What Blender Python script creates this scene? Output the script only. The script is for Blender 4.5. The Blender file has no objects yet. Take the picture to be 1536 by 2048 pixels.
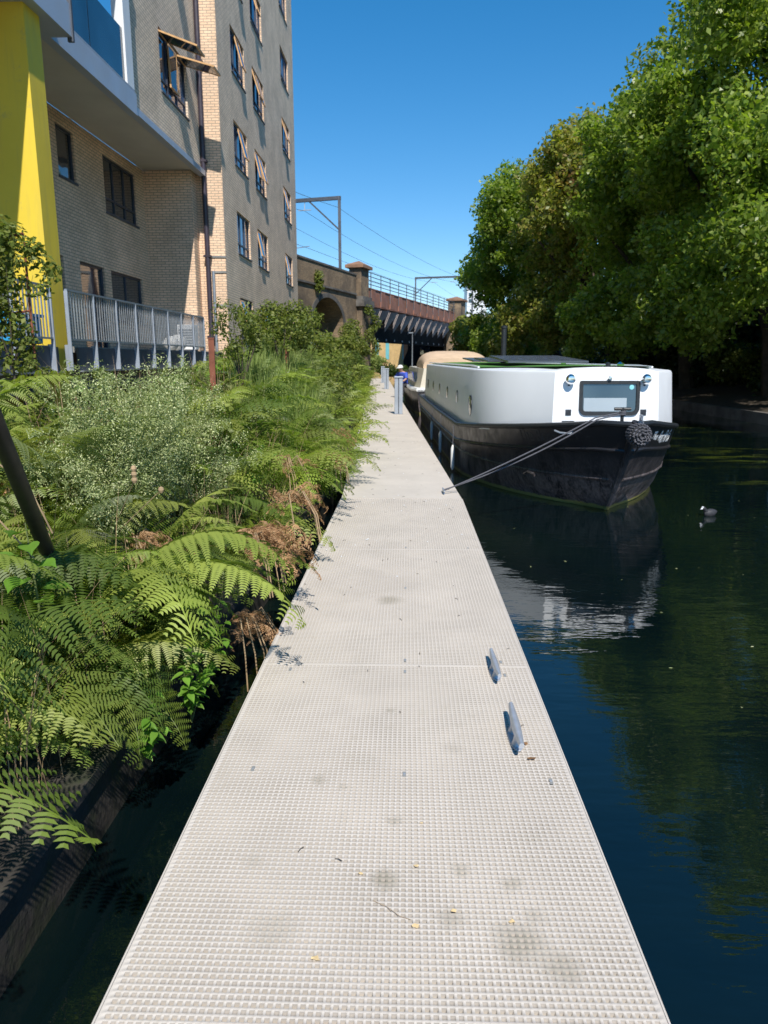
import bpy, bmesh, math, random
import numpy as np
from mathutils import Vector, Matrix
R = math.radians
random.seed(7); RNG = np.random.default_rng(11)
S = bpy.context.scene; COL = S.collection

# ------------------------------------------------------------------ camera, sky, sun, exposure
PIT = math.atan(306/1450); YAW = math.atan(46/(1450/math.cos(PIT)))
cd = bpy.data.cameras.new('camera'); cam = bpy.data.objects.new('camera', cd); COL.objects.link(cam)
cd.sensor_fit = 'VERTICAL'; cd.sensor_height = 36.0; cd.lens = 36*1450/2048
cam.location = (0, 0, 1.55); cam.rotation_euler = (R(90)-PIT, 0, YAW)
cd.clip_start = 0.05; cd.clip_end = 2000
cd.dof.use_dof = True; cd.dof.focus_distance = 3.4; cd.dof.aperture_fstop = 6.0
S.camera = cam
SUN_AZ, SUN_EL = R(12), R(48)      # sun stands behind the camera, to its right
sun_dir = Vector((math.sin(SUN_AZ)*math.cos(SUN_EL), -math.cos(SUN_AZ)*math.cos(SUN_EL), math.sin(SUN_EL)))
W = bpy.data.worlds.new('World'); S.world = W; W.use_nodes = True
wn = W.node_tree; bg = wn.nodes['Background']
sky = wn.nodes.new('ShaderNodeTexSky'); sky.sky_type = 'NISHITA'; sky.sun_disc = False
sky.sun_elevation = SUN_EL; sky.sun_rotation = math.pi - SUN_AZ
sky.air_density = .85; sky.dust_density = 0.0; sky.ozone_density = 3.2; sky.altitude = 0
hs = wn.nodes.new('ShaderNodeHueSaturation'); hs.inputs['Saturation'].default_value = 1.37; hs.inputs['Value'].default_value = 1.0
wn.links.new(sky.outputs[0], hs.inputs['Color']); gm = wn.nodes.new('ShaderNodeGamma'); gm.inputs[1].default_value = .86; wn.links.new(hs.outputs[0], gm.inputs[0]); wn.links.new(gm.outputs[0], bg.inputs[0]); bg.inputs[1].default_value = 0.145
sl = bpy.data.lights.new('sun', 'SUN'); sl.energy = 4.4; sl.angle = R(0.53); sl.color = (1, .95, .87)
so = bpy.data.objects.new('sun', sl); COL.objects.link(so); so.rotation_euler = sun_dir.to_track_quat('Z', 'Y').to_euler()
S.view_settings.view_transform = 'Standard'; S.view_settings.look = 'None'
S.view_settings.exposure = 0.42; S.view_settings.gamma = 1

# ------------------------------------------------------------------ material helpers
class NT:
    def __init__(s, name):
        s.m = bpy.data.materials.new(name); s.m.use_nodes = True
        s.t = s.m.node_tree; s.n = s.t.nodes; s.p = s.n['Principled BSDF']; s.out = s.n['Material Output']
    def add(s, ty, **kw):
        n = s.n.new(ty)
        for k, v in kw.items(): setattr(n, k, v)
        return n
    def link(s, a, b): s.t.links.new(a, b)
    def coord(s, which='Object'):
        if which == 'World': return s.add('ShaderNodeNewGeometry').outputs['Position']
        return s.add('ShaderNodeTexCoord').outputs[which]
    def noise(s, scale, detail=4, rough=.55, vec=None, stretch=None, dist=0):
        n = s.add('ShaderNodeTexNoise'); n.inputs['Scale'].default_value = scale; n.inputs['Detail'].default_value = detail
        n.inputs['Roughness'].default_value = rough; n.inputs['Distortion'].default_value = dist
        v = vec or s.coord('World')
        if stretch:
            mp = s.add('ShaderNodeMapping'); mp.inputs['Scale'].default_value = stretch; s.link(v, mp.inputs['Vector']); v = mp.outputs[0]
        s.link(v, n.inputs['Vector']); return n.outputs['Fac']
    def ramp(s, fac, stops):
        r = s.add('ShaderNodeValToRGB'); s.link(fac, r.inputs[0]); e = r.color_ramp.elements
        while len(e) < len(stops): e.new(.5)
        for i, (p, c) in enumerate(stops):
            e[i].position = p
            e[i].color = (c, c, c, 1) if isinstance(c, (int, float)) else (*c, 1)
        return r.outputs[0]
    def mix(s, fac, a, b, mode='MIX'):
        m = s.add('ShaderNodeMix', data_type='RGBA', blend_type=mode)
        for v, i in ((fac, 0), (a, 6), (b, 7)):
            if hasattr(v, 'links') or hasattr(v, 'is_linked'): s.link(v, m.inputs[i])
            elif isinstance(v, (int, float)): m.inputs[i].default_value = v
            else: m.inputs[i].default_value = (*v, 1)
        return m.outputs[2]
    def math(s, op, a, b=0, c=None):
        m = s.add('ShaderNodeMath', operation=op)
        for v, i in ((a, 0), (b, 1), (c, 2)):
            if v is None: continue
            if isinstance(v, (int, float)): m.inputs[i].default_value = v
            else: s.link(v, m.inputs[i])
        return m.outputs[0]
    def color(s, c):
        if isinstance(c, tuple): s.p.inputs['Base Color'].default_value = (*c, 1)
        else: s.link(c, s.p.inputs['Base Color'])
    def bump(s, h, strength=.3, dist=.01):
        b = s.add('ShaderNodeBump'); b.inputs['Strength'].default_value = strength; b.inputs['Distance'].default_value = dist
        s.link(h, b.inputs['Height']); s.link(b.outputs[0], s.p.inputs['Normal'])
    def set(s, **kw):
        for k, v in kw.items(): s.p.inputs[k].default_value = v

def plain(name, c, rough=.5, metal=0, var=.25, scale=6, bump=0, bscale=40, spec=.5, dirt=None):
    t = NT(name); n = t.noise(scale, 5)
    lo = tuple(x*(1-var) for x in c); hi = tuple(min(1, x*(1+var*.6)) for x in c)
    col = t.ramp(n, [(.3, lo), (.7, hi)])
    if dirt:
        n2 = t.noise(dirt[1], 6, .65); col = t.mix(t.ramp(n2, [(.48, 0.), (.68, 1.)]), col, dirt[0])
    t.color(col)
    rr = t.ramp(t.noise(scale*2.3, 3), [(.3, max(0, rough-.08)), (.7, min(1, rough+.1))]); t.link(rr, t.p.inputs['Roughness'])
    t.set(Metallic=metal); t.p.inputs['Specular IOR Level'].default_value = spec
    if bump: t.bump(t.noise(bscale, 4), bump, .01)
    return t.m

def brick(name, c1, c2, mortar, bw=.225, bh=.075, ms=.011, stain=None):
    t = NT(name); g = t.add('ShaderNodeNewGeometry'); sp = t.add('ShaderNodeSeparateXYZ'); t.link(g.outputs['Position'], sp.inputs[0])
    sn = t.add('ShaderNodeSeparateXYZ'); t.link(g.outputs['True Normal'], sn.inputs[0])
    ax = t.math('ABSOLUTE', sn.outputs[0]); ay = t.math('ABSOLUTE', sn.outputs[1])
    u = t.math('ADD', t.math('MULTIPLY', sp.outputs[1], ax), t.math('MULTIPLY', sp.outputs[0], ay))
    cb = t.add('ShaderNodeCombineXYZ'); t.link(u, cb.inputs[0]); t.link(sp.outputs[2], cb.inputs[1])
    b = t.add('ShaderNodeTexBrick'); t.link(cb.outputs[0], b.inputs['Vector'])
    b.inputs['Scale'].default_value = 1; b.inputs['Brick Width'].default_value = bw; b.inputs['Row Height'].default_value = bh
    b.inputs['Mortar Size'].default_value = ms; b.inputs['Mortar Smooth'].default_value = .3; b.inputs['Bias'].default_value = 0
    b.inputs['Color1'].default_value = (*c1, 1); b.inputs['Color2'].default_value = (*c2, 1); b.inputs['Mortar'].default_value = (*mortar, 1)
    n = t.noise(1.1, 6, .6); col = t.mix(.9, b.outputs['Color'], t.ramp(n, [(.25, .72), (.75, 1.15)]), 'MULTIPLY')
    n3 = t.noise(34, 2); col = t.mix(.35, col, t.ramp(n3, [(.25, .78), (.75, 1.2)]), 'MULTIPLY')
    if stain: col = t.mix(t.ramp(t.noise(.35, 7, .7), [(.42, 0.), (.62, .85)]), col, stain)
    t.color(col); t.set(Roughness=.9); t.p.inputs['Specular IOR Level'].default_value = .2
    inv = t.math('SUBTRACT', 1, b.outputs['Fac']); t.bump(inv, .5, .008)
    return t.m

def leafmat(name, cols, trans=.35, rough=.5, patch=1.2, brown=None, frond=False):
    t = NT(name); g = t.add('ShaderNodeNewGeometry'); ri = g.outputs['Random Per Island']
    if frond: at = t.add('ShaderNodeAttribute', attribute_name='tint'); ri = at.outputs['Fac']
    col = t.ramp(ri, [(i/(len(cols)-1), c) for i, c in enumerate(cols)])
    n = t.noise(patch, 3); col = t.mix(.8, col, t.ramp(n, [(.3, .68), (.7, 1.25)]), 'MULTIPLY')
    if brown: col = t.mix(t.ramp(t.noise(brown[1], 4, .6), [(brown[2], 0.), (brown[2]+.1, 1.)]), col, brown[0])
    t.color(col); t.set(Roughness=rough); t.p.inputs['Specular IOR Level'].default_value = .35
    tr = t.add('ShaderNodeBsdfTranslucent'); t.link(t.mix(1., col, (1.5, 1.6, .6), 'MULTIPLY'), tr.inputs[0])
    ms = t.add('ShaderNodeMixShader'); ms.inputs[0].default_value = trans
    t.link(t.p.outputs[0], ms.inputs[1]); t.link(tr.outputs[0], ms.inputs[2]); t.link(ms.outputs[0], t.out.inputs[0])
    return t.m

M = {}
M['brick_cream'] = brick('cream_brick', (.88, .62, .43), (.77, .535, .36), (.40, .32, .25))
M['brick_grey'] = brick('buff_brick', (.86, .69, .53), (.75, .60, .46), (.44, .36, .29))
M['brick_old'] = brick('old_stock_brick', (.38, .27, .16), (.26, .18, .11), (.2, .165, .13), .23, .08, .012, (.085, .07, .058))
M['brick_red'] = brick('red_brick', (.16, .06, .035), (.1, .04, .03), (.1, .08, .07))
M['stone_dark'] = plain('sooty_stone', (.13, .12, .11), .85, 0, .45, 1.2, .5, 8, dirt=((.05, .045, .04), 1.5))
M['soffit'] = plain('soffit_panel', (.58, .54, .48), .7, 0, .08, 1)
M['concrete'] = plain('concrete', (.26, .26, .25), .85, 0, .3, 2, .3, 25)
M['yellow'] = plain('yellow_render', (.72, .52, .035), .62, 0, .07, .9, .06, 60, dirt=((.60, .43, .05), 1.1))
def pillarmat():
    t = NT('weathered_yellow_render'); n = t.noise(.9, 5); col = t.ramp(n, [(.3, (.66, .48, .035)), (.7, (.75, .55, .045))])
    col = t.mix(t.ramp(t.noise(2.2, 6, .7, stretch=(3, 3, .25)), [(.50, 0.), (.72, .5)]), col, (.50, .38, .08))
    col = t.mix(t.ramp(t.noise(1.3, 7, .75), [(.60, 0.), (.68, .45)]), col, (.42, .34, .12)); t.color(col); t.set(Roughness=.65); t.bump(t.noise(60, 3), .08, .01); return t.m
M['yellow'] = pillarmat()
M['fascia'] = plain('blue_grey_fascia', (.42, .46, .53), .4, .2, .08, 1)
M['white_paint'] = plain('white_paint', (.74, .75, .76), .4, 0, .05, 2)
M['frame_dark'] = plain('dark_window_frame', (.04, .05, .075), .4, 0, .15, 3)
M['wood_pine'] = plain('varnished_pine', (.62, .36, .16), .45, 0, .2, 9)  # orange brown is the pine's own colour
M['pipe'] = plain('dark_drainpipe', (.045, .035, .05), .4, 0, .2, 3)
M['galv'] = plain('galvanised_steel', (.33, .36, .40), .42, .55, .15, 7)
M['steel_blue'] = plain('painted_steel', (.33, .37, .43), .5, .2, .15, 4)
M['steel_dark'] = plain('dark_steel', (.09, .10, .12), .6, .3, .25, 3)
M['corten'] = plain('rusty_steel', (.23, .075, .04), .8, .1, .35, 9, .2, 60)
M['cap_brown'] = plain('brown_coping', (.27, .15, .09), .85, 0, .3, 2)
M['rust_paint'] = plain('rusty_painted_steel', (.26, .12, .085), .75, 0, .35, 1.3, .2, 9, dirt=((.26, .10, .04), 2.2))
M['bracket'] = plain('grey_brown_steel', (.50, .43, .41), .7, 0, .22, 1.3)
M['soot'] = plain('sooty_girder', (.022, .019, .018), .9, 0, .4, 1, spec=.08)
M['soil'] = plain('soil', (.055, .042, .028), .95, 0, .5, 5, .8, 20)
M['gravel'] = plain('pale_gravel', (.46, .45, .42), .9, 0, .4, 60, 1, 90)
M['wood_dark'] = plain('wet_timber', (.05, .043, .036), .8, 0, .5, 5, .5, 30, dirt=((.03, .04, .015), 4))
M['black_pole'] = plain('black_bitumen_pole', (.012, .011, .011), .5, 0, .3, 9)
M['rope'] = plain('grey_rope', (.10, .10, .115), .85, 0, .3, 90, .5, 300)
M['rope_black'] = plain('black_rope', (.035, .035, .038), .8, 0, .4, 60, .6, 150)
M['zinc'] = plain('cast_aluminium', (.50, .52, .56), .38, .5, .12, 22, .08, 90)
M['hull_black'] = None
M['bark'] = plain('bark', (.07, .055, .04), .9, 0, .4, 6, .7, 14)
M['solar'] = plain('solar_panel', (.09, .10, .13), .25, .2, .1, 5)
M['turf'] = plain('artificial_turf', (.07, .21, .03), .9, 0, .3, 60, .6, 160)
M['canvas'] = plain('beige_canvas', (.60, .44, .30), .75, 0, .12, 3, .1, 12)
M['cream_paint'] = plain('cream_paint', (.55, .50, .40), .45, 0, .1, 2)
M['white_gel'] = plain('white_hull_paint', (.78, .79, .80), .36, 0, .03, 1.5)
M['rubber'] = plain('black_rubber', (.018, .02, .022), .45, 0, .2, 8)
M['chrome'] = plain('chrome', (.75, .76, .78), .12, 1, .03, 5)
M['teal'] = plain('teal_panel', (.14, .42, .45), .5, 0, .1, 2)
M['brick_yellow'] = brick('yellow_stock_brick', (.62, .42, .17), (.54, .36, .15), (.46, .34, .2))
M['blue_cloth'] = plain('blue_cloth', (.05, .10, .5), .8, 0, .2, 20)
M['blue_plastic'] = plain('bright_blue_plastic', (.02, .28, .55), .45, 0, .15, 10)
M['skin'] = plain('skin', (.45, .26, .18), .6, 0, .1, 20)
M['trouser'] = plain('dark_cloth', (.04, .04, .05), .8, 0, .2, 20)
M['white_cloth'] = plain('white_cloth', (.7, .7, .68), .8, 0, .1, 20)
M['feather_black'] = plain('black_feathers', (.035, .035, .04), .6, 0, .4, 60)
M['feather_grey'] = plain('grey_feathers', (.22, .22, .25), .6, 0, .3, 60)
M['lettering'] = plain('white_lettering', (.80, .82, .84), .5, 0, .04, 20)
M['ghost_lettering'] = plain('faded_lettering', (.034, .033, .035), .5, 0, .2, 20)
M['blind'] = plain('grey_blind', (.34, .40, .44), .5, 0, .05, 3)
M['sticker'] = plain('pale_blue_sticker', (.25, .62, .66), .5, 0, .05, 10)

def glass(name, c, rough=.04, var=.5):
    t = NT(name); t.color(t.ramp(t.noise(.9, 2), [(.3, tuple(x*(1-var) for x in c)), (.7, tuple(x*(1+var) for x in c))]))
    t.set(Roughness=rough, Metallic=0); t.p.inputs['IOR'].default_value = 1.7
    t.p.inputs['Specular IOR Level'].default_value = 1.0; t.bump(t.noise(.7, 2), .05, .3); return t.m
M['glass_dark'] = glass('dark_window_glass', (.02, .03, .04))
M['glass_blue'] = glass('reflection_toned_glass', (.04, .08, .17), .04, .85)  # mottled blue painted in to suggest uneven reflections
M['glass_boat'] = glass('cabin_glass', (.05, .065, .07))
def clear(name, c):
    t = NT(name); t.color(c); t.set(Roughness=.03); t.p.inputs['Transmission Weight'].default_value = .35
    t.p.inputs['IOR'].default_value = 1.3; return t.m
M['balustrade_glass'] = glass('blue_green_glass', (.008, .03, .055), .03, .7)

def hull():
    t = NT('black_hull_paint'); g = t.add('ShaderNodeNewGeometry'); sp = t.add('ShaderNodeSeparateXYZ'); t.link(g.outputs['Position'], sp.inputs[0])
    z = sp.outputs[2]
    scuff = t.ramp(t.noise(1.6, 7, .72, stretch=(3, 3, .7)), [(.40, 0.), (.62, 1.)])
    low = t.ramp(t.math('MULTIPLY_ADD', z, 1., .5), [(.48, 1.), (.58, .4), (.92, .03)])
    fine = t.ramp(t.noise(9, 6, .7, stretch=(4, 4, .35)), [(.45, 0.), (.7, 1.)])
    sn = t.add('ShaderNodeSeparateXYZ'); t.link(g.outputs['Normal'], sn.inputs[0]); sd = t.ramp(sn.outputs[0], [(.1, .75), (.4, 1.)])  # blotches kept fainter where the normal turns away from positive X
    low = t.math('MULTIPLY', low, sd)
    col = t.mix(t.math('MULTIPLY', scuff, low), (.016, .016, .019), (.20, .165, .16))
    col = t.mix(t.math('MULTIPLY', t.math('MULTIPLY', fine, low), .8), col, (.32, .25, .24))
    alg = t.math('ADD', z, t.math('MULTIPLY', t.noise(14, 4), .07))
    col = t.mix(t.ramp(t.math('MULTIPLY_ADD', alg, 1., .9), [(.575, 1.), (.596, 0.)]), col, (.34, .31, .10))
    t.color(col); t.link(t.ramp(t.noise(7, 4), [(.3, .28), (.7, .5)]), t.p.inputs['Roughness'])
    t.bump(t.noise(5, 4), .15, .02); return t.m
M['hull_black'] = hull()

def grating(name, far=False):
    t = NT(name); base = (.57, .51, .445)
    n = t.noise(1.7, 6, .6); col = t.mix(1., base, t.ramp(n, [(.25, .88), (.75, 1.07)]), 'MULTIPLY')
    n2 = t.noise(11, 5, .7); col = t.mix(t.ramp(n2, [(.56, 0.), (.75, .4)]), col, (.38, .33, .25))
    n5 = t.noise(2.6, 5, .75); col = t.mix(t.ramp(n5, [(.6, 0.), (.72, .35)]), col, (.42, .385, .30))
    if not far:
        spots = [(-.05, 1.93, .05, .55), (.18, 1.98, .035, .4), (.33, 1.93, .035, .35), (-.03, 2.22, .03, .4), (-.32, 2.46, .035, .4), (-.22, 2.42, .025, .3),
                 (-.06, 3.02, .03, .4), (.32, 1.70, .08, .5), (.42, 1.62, .06, .4), (-.1, 4.55, .09, .5), (.38, 1.80, .04, .3), (-.36, 1.72, .08, .22), (.14, 1.78, .045, .35), (-.47, 2.0, .04, .2), (.2, 2.7, .05, .2)]
        g = t.coord('World'); wob = t.add('ShaderNodeVectorMath', operation='ADD')
        nz = t.add('ShaderNodeTexNoise'); nz.inputs['Scale'].default_value = 22; t.link(g, nz.inputs['Vector'])
        sc = t.add('ShaderNodeVectorMath', operation='SCALE'); sc.inputs[3].default_value = .05; t.link(nz.outputs['Color'], sc.inputs[0])
        t.link(g, wob.inputs[0]); t.link(sc.outputs[0], wob.inputs[1])
        for x, y, r, s in spots:
            d = t.add('ShaderNodeVectorMath', operation='DISTANCE'); t.link(wob.outputs[0], d.inputs[0]); d.inputs[1].default_value = (x+.02, y+.02, 0.02)
            f = t.add('ShaderNodeMapRange'); t.link(d.outputs['Value'], f.inputs[0]); f.inputs[1].default_value = r*.35; f.inputs[2].default_value = r*1.2
            f.inputs[3].default_value = min(.85, s*1.5); f.inputs[4].default_value = 0; col = t.mix(f.outputs[0], col, (.26, .23, .17))
    else:
        col = t.mix(1., col, (.97, .97, .96), 'MULTIPLY')
    t.color(col); t.set(Roughness=.75); t.p.inputs['Specular IOR Level'].default_value = .3; t.bump(t.noise(350, 2), .25, .002)
    return t.m
M['grating'] = grating('grp_grating'); M['grating_far'] = grating('grp_decking_far', True)
M['grating_recess'] = plain('shade_toned_grimy_recess', (.35, .315, .275), .9, 0, .2, 3); M['grating_deep'] = plain('shade_toned_deep_floor', (.15, .135, .12), .9, 0, .3, 3)  # hole walls and floors coloured darker for the shade inside, besides grime
def watermat():
    t = NT('canal_water')
    n = t.noise(.35, 5, .6); col = t.ramp(n, [(.35, (.0012, .0045, .006)), (.7, (.004, .010, .008))])
    sp = t.add('ShaderNodeSeparateXYZ'); t.link(t.coord('World'), sp.inputs[0])
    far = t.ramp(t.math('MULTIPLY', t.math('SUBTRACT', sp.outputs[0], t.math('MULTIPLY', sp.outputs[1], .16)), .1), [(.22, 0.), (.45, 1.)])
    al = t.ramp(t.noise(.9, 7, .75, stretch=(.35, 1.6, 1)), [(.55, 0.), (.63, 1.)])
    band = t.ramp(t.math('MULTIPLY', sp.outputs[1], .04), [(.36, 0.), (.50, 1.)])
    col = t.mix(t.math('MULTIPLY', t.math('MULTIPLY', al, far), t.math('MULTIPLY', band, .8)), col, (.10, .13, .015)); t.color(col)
    t.set(Roughness=.012); t.p.inputs['IOR'].default_value = 1.62
    a = t.noise(3.2, 2, .45, stretch=(.7, 1.7, 1)); b = t.noise(13, 2, .5, stretch=(.6, 1.8, 1)); c = t.noise(.55, 2)
    amp = t.ramp(c, [(.35, .25), (.65, 1.)])
    h = t.math('MULTIPLY', t.math('ADD', t.math('MULTIPLY', a, 1.), t.math('MULTIPLY', b, .28)), amp)
    t.bump(h, .30, .022); return t.m
M['water'] = watermat()

M['fern'] = leafmat('fern_green', [(.065, .10, .018), (.13, .19, .028), (.20, .26, .04), (.09, .145, .022), (.16, .22, .04), (.27, .30, .06), (.11, .165, .03)], .4, .45, 1.6, frond=True)
M['fern_light'] = leafmat('fern_light_green', [(.18, .26, .035), (.26, .34, .05), (.34, .38, .09), (.21, .29, .05)], .4, .5, 2, frond=True)
M['fern_pale'] = leafmat('fern_pale_green', [(.21, .26, .09), (.28, .33, .13), (.35, .39, .17), (.15, .20, .06)], .35, .5, 2, frond=True)
M['dead'] = leafmat('dead_bracken', [(.36, .19, .09), (.48, .28, .14), (.26, .13, .06), (.56, .36, .20)], .2, .8, 5)
M['fern_pale_plain'] = leafmat('pale_leaf', [(.16, .22, .08), (.26, .31, .12), (.33, .37, .16)], .35, .5, 2)
M['bud'] = leafmat('pale_buds', [(.42, .47, .20), (.58, .60, .32), (.30, .37, .12), (.70, .68, .42)], .25, .6, 2.5)
M['leaf_bright'] = leafmat('bright_leaf', [(.13, .28, .03), (.19, .34, .05), (.10, .22, .025)], .4, .4, 8)
M['leaf_olive'] = leafmat('olive_leaf', [(.11, .15, .025), (.19, .22, .04), (.08, .12, .02), (.24, .25, .06)], .35, .5, 2)
M['grass_tall'] = leafmat('tall_yellow_grass', [(.22, .28, .07), (.32, .38, .12), (.16, .24, .05)], .35, .6, 1.5)
M['plane'] = leafmat('plane_leaf', [(.10, .165, .022), (.17, .25, .035), (.26, .34, .05), (.14, .21, .025), (.37, .42, .11)], .5, .36, .45, ((.16, .115, .035), .33, .66))
M['plane_b'] = leafmat('plane_leaf_dull', [(.15, .18, .03), (.23, .26, .045), (.32, .33, .07), (.27, .20, .055)], .48, .42, .5, ((.20, .12, .045), .3, .60))
M['shade_leaf'] = leafmat('shade_dark_leaf', [(.02, .035, .01), (.04, .06, .015), (.07, .09, .02)], .25, .45, .8)  # leaf colours darkened to stand for shade under the canopy
M['stem'] = plain('green_stem', (.13, .16, .05), .7, 0, .3, 20)
M['stem_dry'] = plain('dry_stem', (.36, .25, .14), .8, 0, .3, 20)

# ------------------------------------------------------------------ object helpers
def tag(o, label=None, cat=None, group=None, kind=None):
    if label: o['label'] = label
    if cat: o['category'] = cat
    if group: o['group'] = group
    if kind: o['kind'] = kind
    return o
def thing(name, label, cat, loc=(0, 0, 0), rz=0, group=None):
    o = bpy.data.objects.new(name, None); COL.objects.link(o); o.location = loc; o.rotation_euler = (0, 0, rz)
    o.empty_display_size = .2; return tag(o, label, cat, group)
def dup(o, parent=None):
    c = o.copy(); COL.objects.link(c)
    if parent: c.parent = parent
    for ch in o.children: dup(ch, c)
    return c
def kids_local(root):
    pass
def npmesh(name, V, F, mat, parent=None, smooth=False, loc=None):
    V = np.asarray(V, np.float32); F = np.asarray(F, np.int32)
    me = bpy.data.meshes.new(name); me.vertices.add(len(V)); me.vertices.foreach_set('co', V.ravel())
    k = F.shape[1]; me.loops.add(F.size); me.loops.foreach_set('vertex_index', F.ravel())
    me.polygons.add(len(F)); me.polygons.foreach_set('loop_start', np.arange(0, F.size, k, dtype=np.int32))
    if smooth: me.polygons.foreach_set('use_smooth', np.ones(len(F), bool))
    me.update(calc_edges=True); me.materials.append(M[mat] if isinstance(mat, str) else mat)
    o = bpy.data.objects.new(name, me); COL.objects.link(o)
    if parent: o.parent = parent
    if loc is not None: o.location = loc
    return o
class MB:
    def __init__(s): s.v = []; s.f = []; s.sm = []
    def face(s, *pts, smooth=False):
        b = len(s.v); s.v += [tuple(p) for p in pts]; s.f.append(tuple(range(b, b+len(pts)))); s.sm.append(smooth); return s
    def raw(s, vs, fs, smooth=False):
        b = len(s.v); s.v += [tuple(p) for p in vs]; s.f += [tuple(i+b for i in f) for f in fs]; s.sm += [smooth]*len(fs); return s
    def box(s, x0, x1, y0, y1, z0, z1):
        vs = [(x, y, z) for z in (z0, z1) for y in (y0, y1) for x in (x0, x1)]
        return s.raw(vs, [(0, 2, 3, 1), (4, 5, 7, 6), (0, 1, 5, 4), (2, 6, 7, 3), (0, 4, 6, 2), (1, 3, 7, 5)])
    def obox(s, c, ax, ay, az):      # oriented box, half axes
        c = Vector(c); ax, ay, az = Vector(ax), Vector(ay), Vector(az)
        vs = [c+ax*i+ay*j+az*k for k in (-1, 1) for j in (-1, 1) for i in (-1, 1)]
        return s.raw(vs, [(0, 2, 3, 1), (4, 5, 7, 6), (0, 1, 5, 4), (2, 6, 7, 3), (0, 4, 6, 2), (1, 3, 7, 5)])
    def beam(s, a, b, w, h, up=(0, 0, 1)):
        a, b = Vector(a), Vector(b); d = b-a; u = Vector(up); sd = d.cross(u)
        if sd.length < 1e-6: sd = d.cross(Vector((1, 0, 0)))
        sd.normalize(); uu = sd.cross(d).normalized()
        return s.obox((a+b)/2, d/2, sd*w/2, uu*h/2)
    def tube(s, pts, r, n=8, caps=True):
        pts = [Vector(p) for p in pts]; rr = r if isinstance(r, (list, tuple)) else [r]*len(pts); vs = []
        prev = None
        for i, p in enumerate(pts):
            d = (pts[min(i+1, len(pts)-1)]-pts[max(i-1, 0)]).normalized()
            if prev is None:
                a = d.cross(Vector((0, 0, 1)))
                if a.length < 1e-3: a = d.cross(Vector((1, 0, 0)))
                a.normalize()
            else:
                a = (prev - d*prev.dot(d)).normalized()
            prev = a; b = d.cross(a)
            for k in range(n):
                t = 2*math.pi*k/n; vs.append(p+(a*math.cos(t)+b*math.sin(t))*rr[i])
        fs = [(i*n+k, i*n+(k+1) % n, (i+1)*n+(k+1) % n, (i+1)*n+k) for i in range(len(pts)-1) for k in range(n)]
        s.raw(vs, fs, True)
        if caps:
            b0 = len(s.v)-len(vs); s.f.append(tuple(b0+k for k in range(n))[::-1]); s.sm.append(False)
            s.f.append(tuple(b0+(len(pts)-1)*n+k for k in range(n))); s.sm.append(False)
        return s
    def lathe(s, prof, axis_o=(0, 0, 0), ax=(0, 0, 1), n=16):
        o = Vector(axis_o); a = Vector(ax).normalized(); u = a.cross(Vector((0, 0, 1)))
        if u.length < 1e-3: u = Vector((1, 0, 0))
        u.normalize(); v = a.cross(u); vs = []
        for r, h in prof:
            for k in range(n):
                t = 2*math.pi*k/n; vs.append(o+a*h+(u*math.cos(t)+v*math.sin(t))*r)
        fs = [(i*n+k, i*n+(k+1) % n, (i+1)*n+(k+1) % n, (i+1)*n+k) for i in range(len(prof)-1) for k in range(n)]
        return s.raw(vs, fs, True)
    def loft(s, rings, closed=True, smooth=True, cap=False):
        n = len(rings[0]); vs = [p for r in rings for p in r]; m = n if closed else n-1
        fs = [(i*n+k, i*n+(k+1) % n, (i+1)*n+(k+1) % n, (i+1)*n+k) for i in range(len(rings)-1) for k in range(m)]
        s.raw(vs, fs, smooth)
        if cap:
            b0 = len(s.v)-len(vs); s.f.append(tuple(b0+k for k in range(n))[::-1]); s.sm.append(False)
            s.f.append(tuple(b0+(len(rings)-1)*n+k for k in range(n))); s.sm.append(False)
        return s
    def build(s, name, mat, parent=None, bevel=0, loc=None):
        me = bpy.data.meshes.new(name); me.from_pydata(s.v, [], s.f); me.update()
        bm = bmesh.new(); bm.from_mesh(me)
        bmesh.ops.remove_doubles(bm, verts=bm.verts, dist=1e-5) if any(s.sm) else None
        bmesh.ops.recalc_face_normals(bm, faces=bm.faces); bm.to_mesh(me); bm.free()
        if any(s.sm):
            me.polygons.foreach_set('use_smooth', [True]*len(me.polygons))
            try: me.set_sharp_from_angle(angle=R(34))
            except Exception: pass
        me.materials.append(M[mat] if isinstance(mat, str) else mat)
        o = bpy.data.objects.new(name, me); COL.objects.link(o)
        if parent: o.parent = parent
        if loc is not None: o.location = loc
        if bevel:
            b = o.modifiers.new('bevel', 'BEVEL'); b.width = bevel; b.segments = 2; b.limit_method = 'ANGLE'
        return o

FAR = -.0417                                    # everything past the bend heads this way
def deckL(y): return -.735 if y < 8.1 else -.735+FAR*(y-8.1)
def deckR(y): return .632 if y < 8.1 else .632+FAR*(y-8.1)

# ------------------------------------------------------------------ ground, water
def grid_sheet(name, xs, ys, zf, mat, kind='structure'):
    V = [(x, y, zf(x, y)) for y in ys for x in xs]; nx = len(xs)
    F = [(j*nx+i, j*nx+i+1, (j+1)*nx+i+1, (j+1)*nx+i) for j in range(len(ys)-1) for i in range(nx-1)]
    o = npmesh(name, V, F, mat, smooth=True); o['kind'] = kind; return o
def edgeX(y):
    off = .58 if y < 3 else (.58-.046*(y-3) if y < 12 else .16)
    return deckL(y)-off
def groundz(x, y):
    d = edgeX(y)-x
    if d < 0: return -.12
    k = min(1, max(0, (y-3.2)/3)); top_ = .60+.22*k*(1-min(1, max(0, (d-2.2)/1.5))); h = -.1+top_*min(1, d/(2.4-1.1*k))
    if y > 9: h = h+min(.25, (y-9)*.05)*min(1, d/1.)
    return h+.05*math.sin(x*3.1+y*1.7)*min(1, d)
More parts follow.
